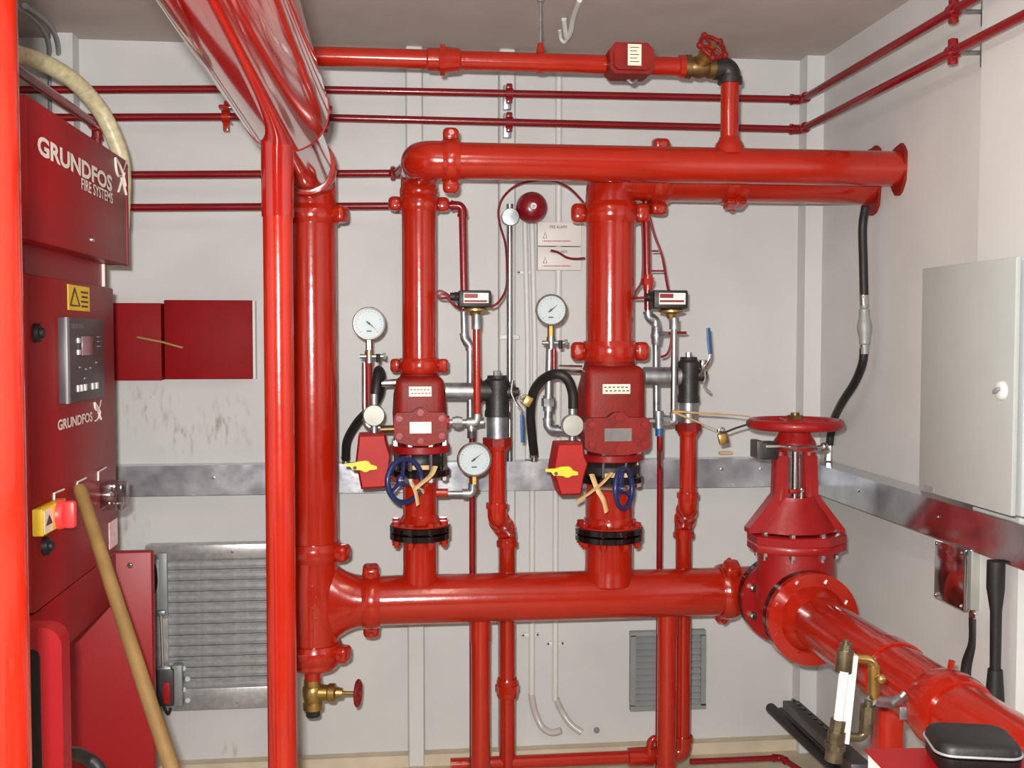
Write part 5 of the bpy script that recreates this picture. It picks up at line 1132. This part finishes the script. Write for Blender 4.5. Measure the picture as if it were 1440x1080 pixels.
text('FIRE SYSTEMS', 'lettering', 'white_paint', t, V((XS_, a.y, b.z)), (0, 1, 0), (0, 0, 1), b.y - a.y, .029, .0015, bold=.015)
brand_x(t, XS_ + .002, [[(162, 222), (163, 236), (166, 247), (171, 246), (175, 236), (178, 225)], [(162, 222), (168, 232), (173, 246), (176, 262)], [(166, 270), (169, 260), (172, 250), (175, 243)], [(170, 250), (173, 258), (177, 274)]], .0042)
c = PX(128, 337, XS_); part('screw', MB().lathe(c, (1, 0, 0), [(0, .009), (.006, .008), (.008, .004)], 12), 'steel', t)
c = V((XS_ - .06, lo2.y - .001, hi2.z - .012)); part('hinge_bolt', MB().tube([c, c + V((.01, -.012, .008)), c + V((.026, -.01, .004))], .006, 8), 'bronze', t)
# mounting column between hood and cabinet
y1 = PX(150, 375, XS_ - .05).y
t = thing('mounting_frame', 'red sheet steel frame joining the hood to the control cabinet', 'frame', (XL, lo.y, hi.z))
part('panel', MB().box(((XL + XS_ - .05) / 2, (lo.y + .06 + y1) / 2, (hi.z + lo2.z) / 2), (XS_ - .05 - XL, y1 - lo.y - .06, lo2.z - hi.z)), 'red_panel', t)
part('edge_fold', MB().box((XS_ - .046, y1 - .05, (hi.z + lo2.z) / 2), (.008, .006, lo2.z - hi.z - .004)), 'white_paint', t)
# skid guard panel
Yb_ = 3.22
a, b = P(60, 776, Yb_), P(213, 776, Yb_)
t = thing('guard_panel', 'bright red sheet guard standing behind the control cabinet', 'panel', ((a.x + b.x) / 2, Yb_, 0))
part('sheet', MB().box((((XL + .02) + b.x) / 2, Yb_ + .02, b.z / 2), (b.x - XL - .02, .04, b.z), bev=.006), 'red_panel', t)
bolt(t, P(183, 795, Yb_), (0, -1, 0), .009, .004, 'steel', 'screw')
# open red frame in the corner
Yo = 2.02
a, b = P(-60, 886, Yo), P(86, 886, Yo)
t = thing('machine_frame', 'red rounded machine frame with dark opening beside the near pipe', 'frame', ((a.x + b.x) / 2, Yo, 0))
w_, h_ = b.x - a.x, a.z
def rr2(x0, x1, z0, z1, r, n=5):
    o = [V((x0, 0, z0)), V((x1, 0, z0))]
    for (cx, cz, a0) in ((x1 - r, z1 - r, 0), (x0 + r, z1 - r, 90)):
        for k in range(n + 1):
            an = math.radians(a0 + 90 * k / n); o.append(V((cx + r * math.cos(an), 0, cz + r * math.sin(an))))
    return o
of = rr2(a.x, b.x, .0, a.z, .035); inn = rr2(a.x + .05, b.x - .038, .05, a.z - .04, .015); n = len(of); vs = []
for pts, y in ((of, Yo), (inn, Yo), (inn, Yo + .05), (of, Yo + .05)): vs += [p + V((0, y, 0)) for p in pts]
fs = []
for i in range(4):
    j = (i + 1) % 4
    for k in range(n): fs.append((i * n + k, i * n + (k + 1) % n, j * n + (k + 1) % n, j * n + k))
part('surround', MB().add(vs, fs), 'red_panel', t)
part('opening_shade', MB().box(((a.x + b.x) / 2, Yo + .045, a.z / 2), (w_ - .05, .01, a.z - .05)), 'inside_shade', t)  # dark sheet closing the frame, its colour standing in for interior shade
solo('floor_hose', MB().tube(spline([P(80, 1066, 2.3), P(100, 1059, 2.35), P(122, 1066, 2.4), P(140, 1082, 2.4), P(150, 1120, 2.4)], 6), .014, 10), 'black_rubber', 'black hose arching low in front of the red guard panel', 'hose')
# broom handle
p0 = PX(113, 690, XP_ + .02); p1 = P(241, 1080, 2.42); d_ = p1 - p0; p2 = p0 + d_ * (p0.z - .015) / (p0.z - p1.z)
solo('broom_handle', MB().tube([p0 - d_.normalized() * .012, p0, (p0 + p2) / 2, p2], [.0135, .0165, .0175, .0175], 18), 'wood', 'bare wooden pole leaning against the red control cabinet', 'pole')
# cream hose, conduits at upper left
solo('braided_hose', MB().tube(spline([P(-40, 62, 2.8), P(20, 76, 2.95), P(60, 88, 3.05), P(104, 114, 3.15), P(140, 154, 3.24), P(162, 198, 3.27), P(172, 240, 3.29), P(170, 320, 3.3)], 7), .0245, 16), 'hose_cream', 'cream braided hose arching down behind the lettered hood', 'hose')
for (dx, nm) in ((0, 'grey steel conduit bending down in the upper left corner'), (13, 'second grey steel conduit close beside the corner one')):
    solo('conduit', MB().tube(spline([P(22 + dx, 8, 3.3), P(40 + dx, 20, 3.5), P(58 + dx, 38, 3.7), P(68 + dx, 62, 3.94), P(70 + dx, 100, 4.04), P(72 + dx, 200, 4.05), P(74 + dx, 320, 4.05), P(78 + dx, 520, 4.05)], 6), .009, 10), 'grey_duct', nm, 'conduit')
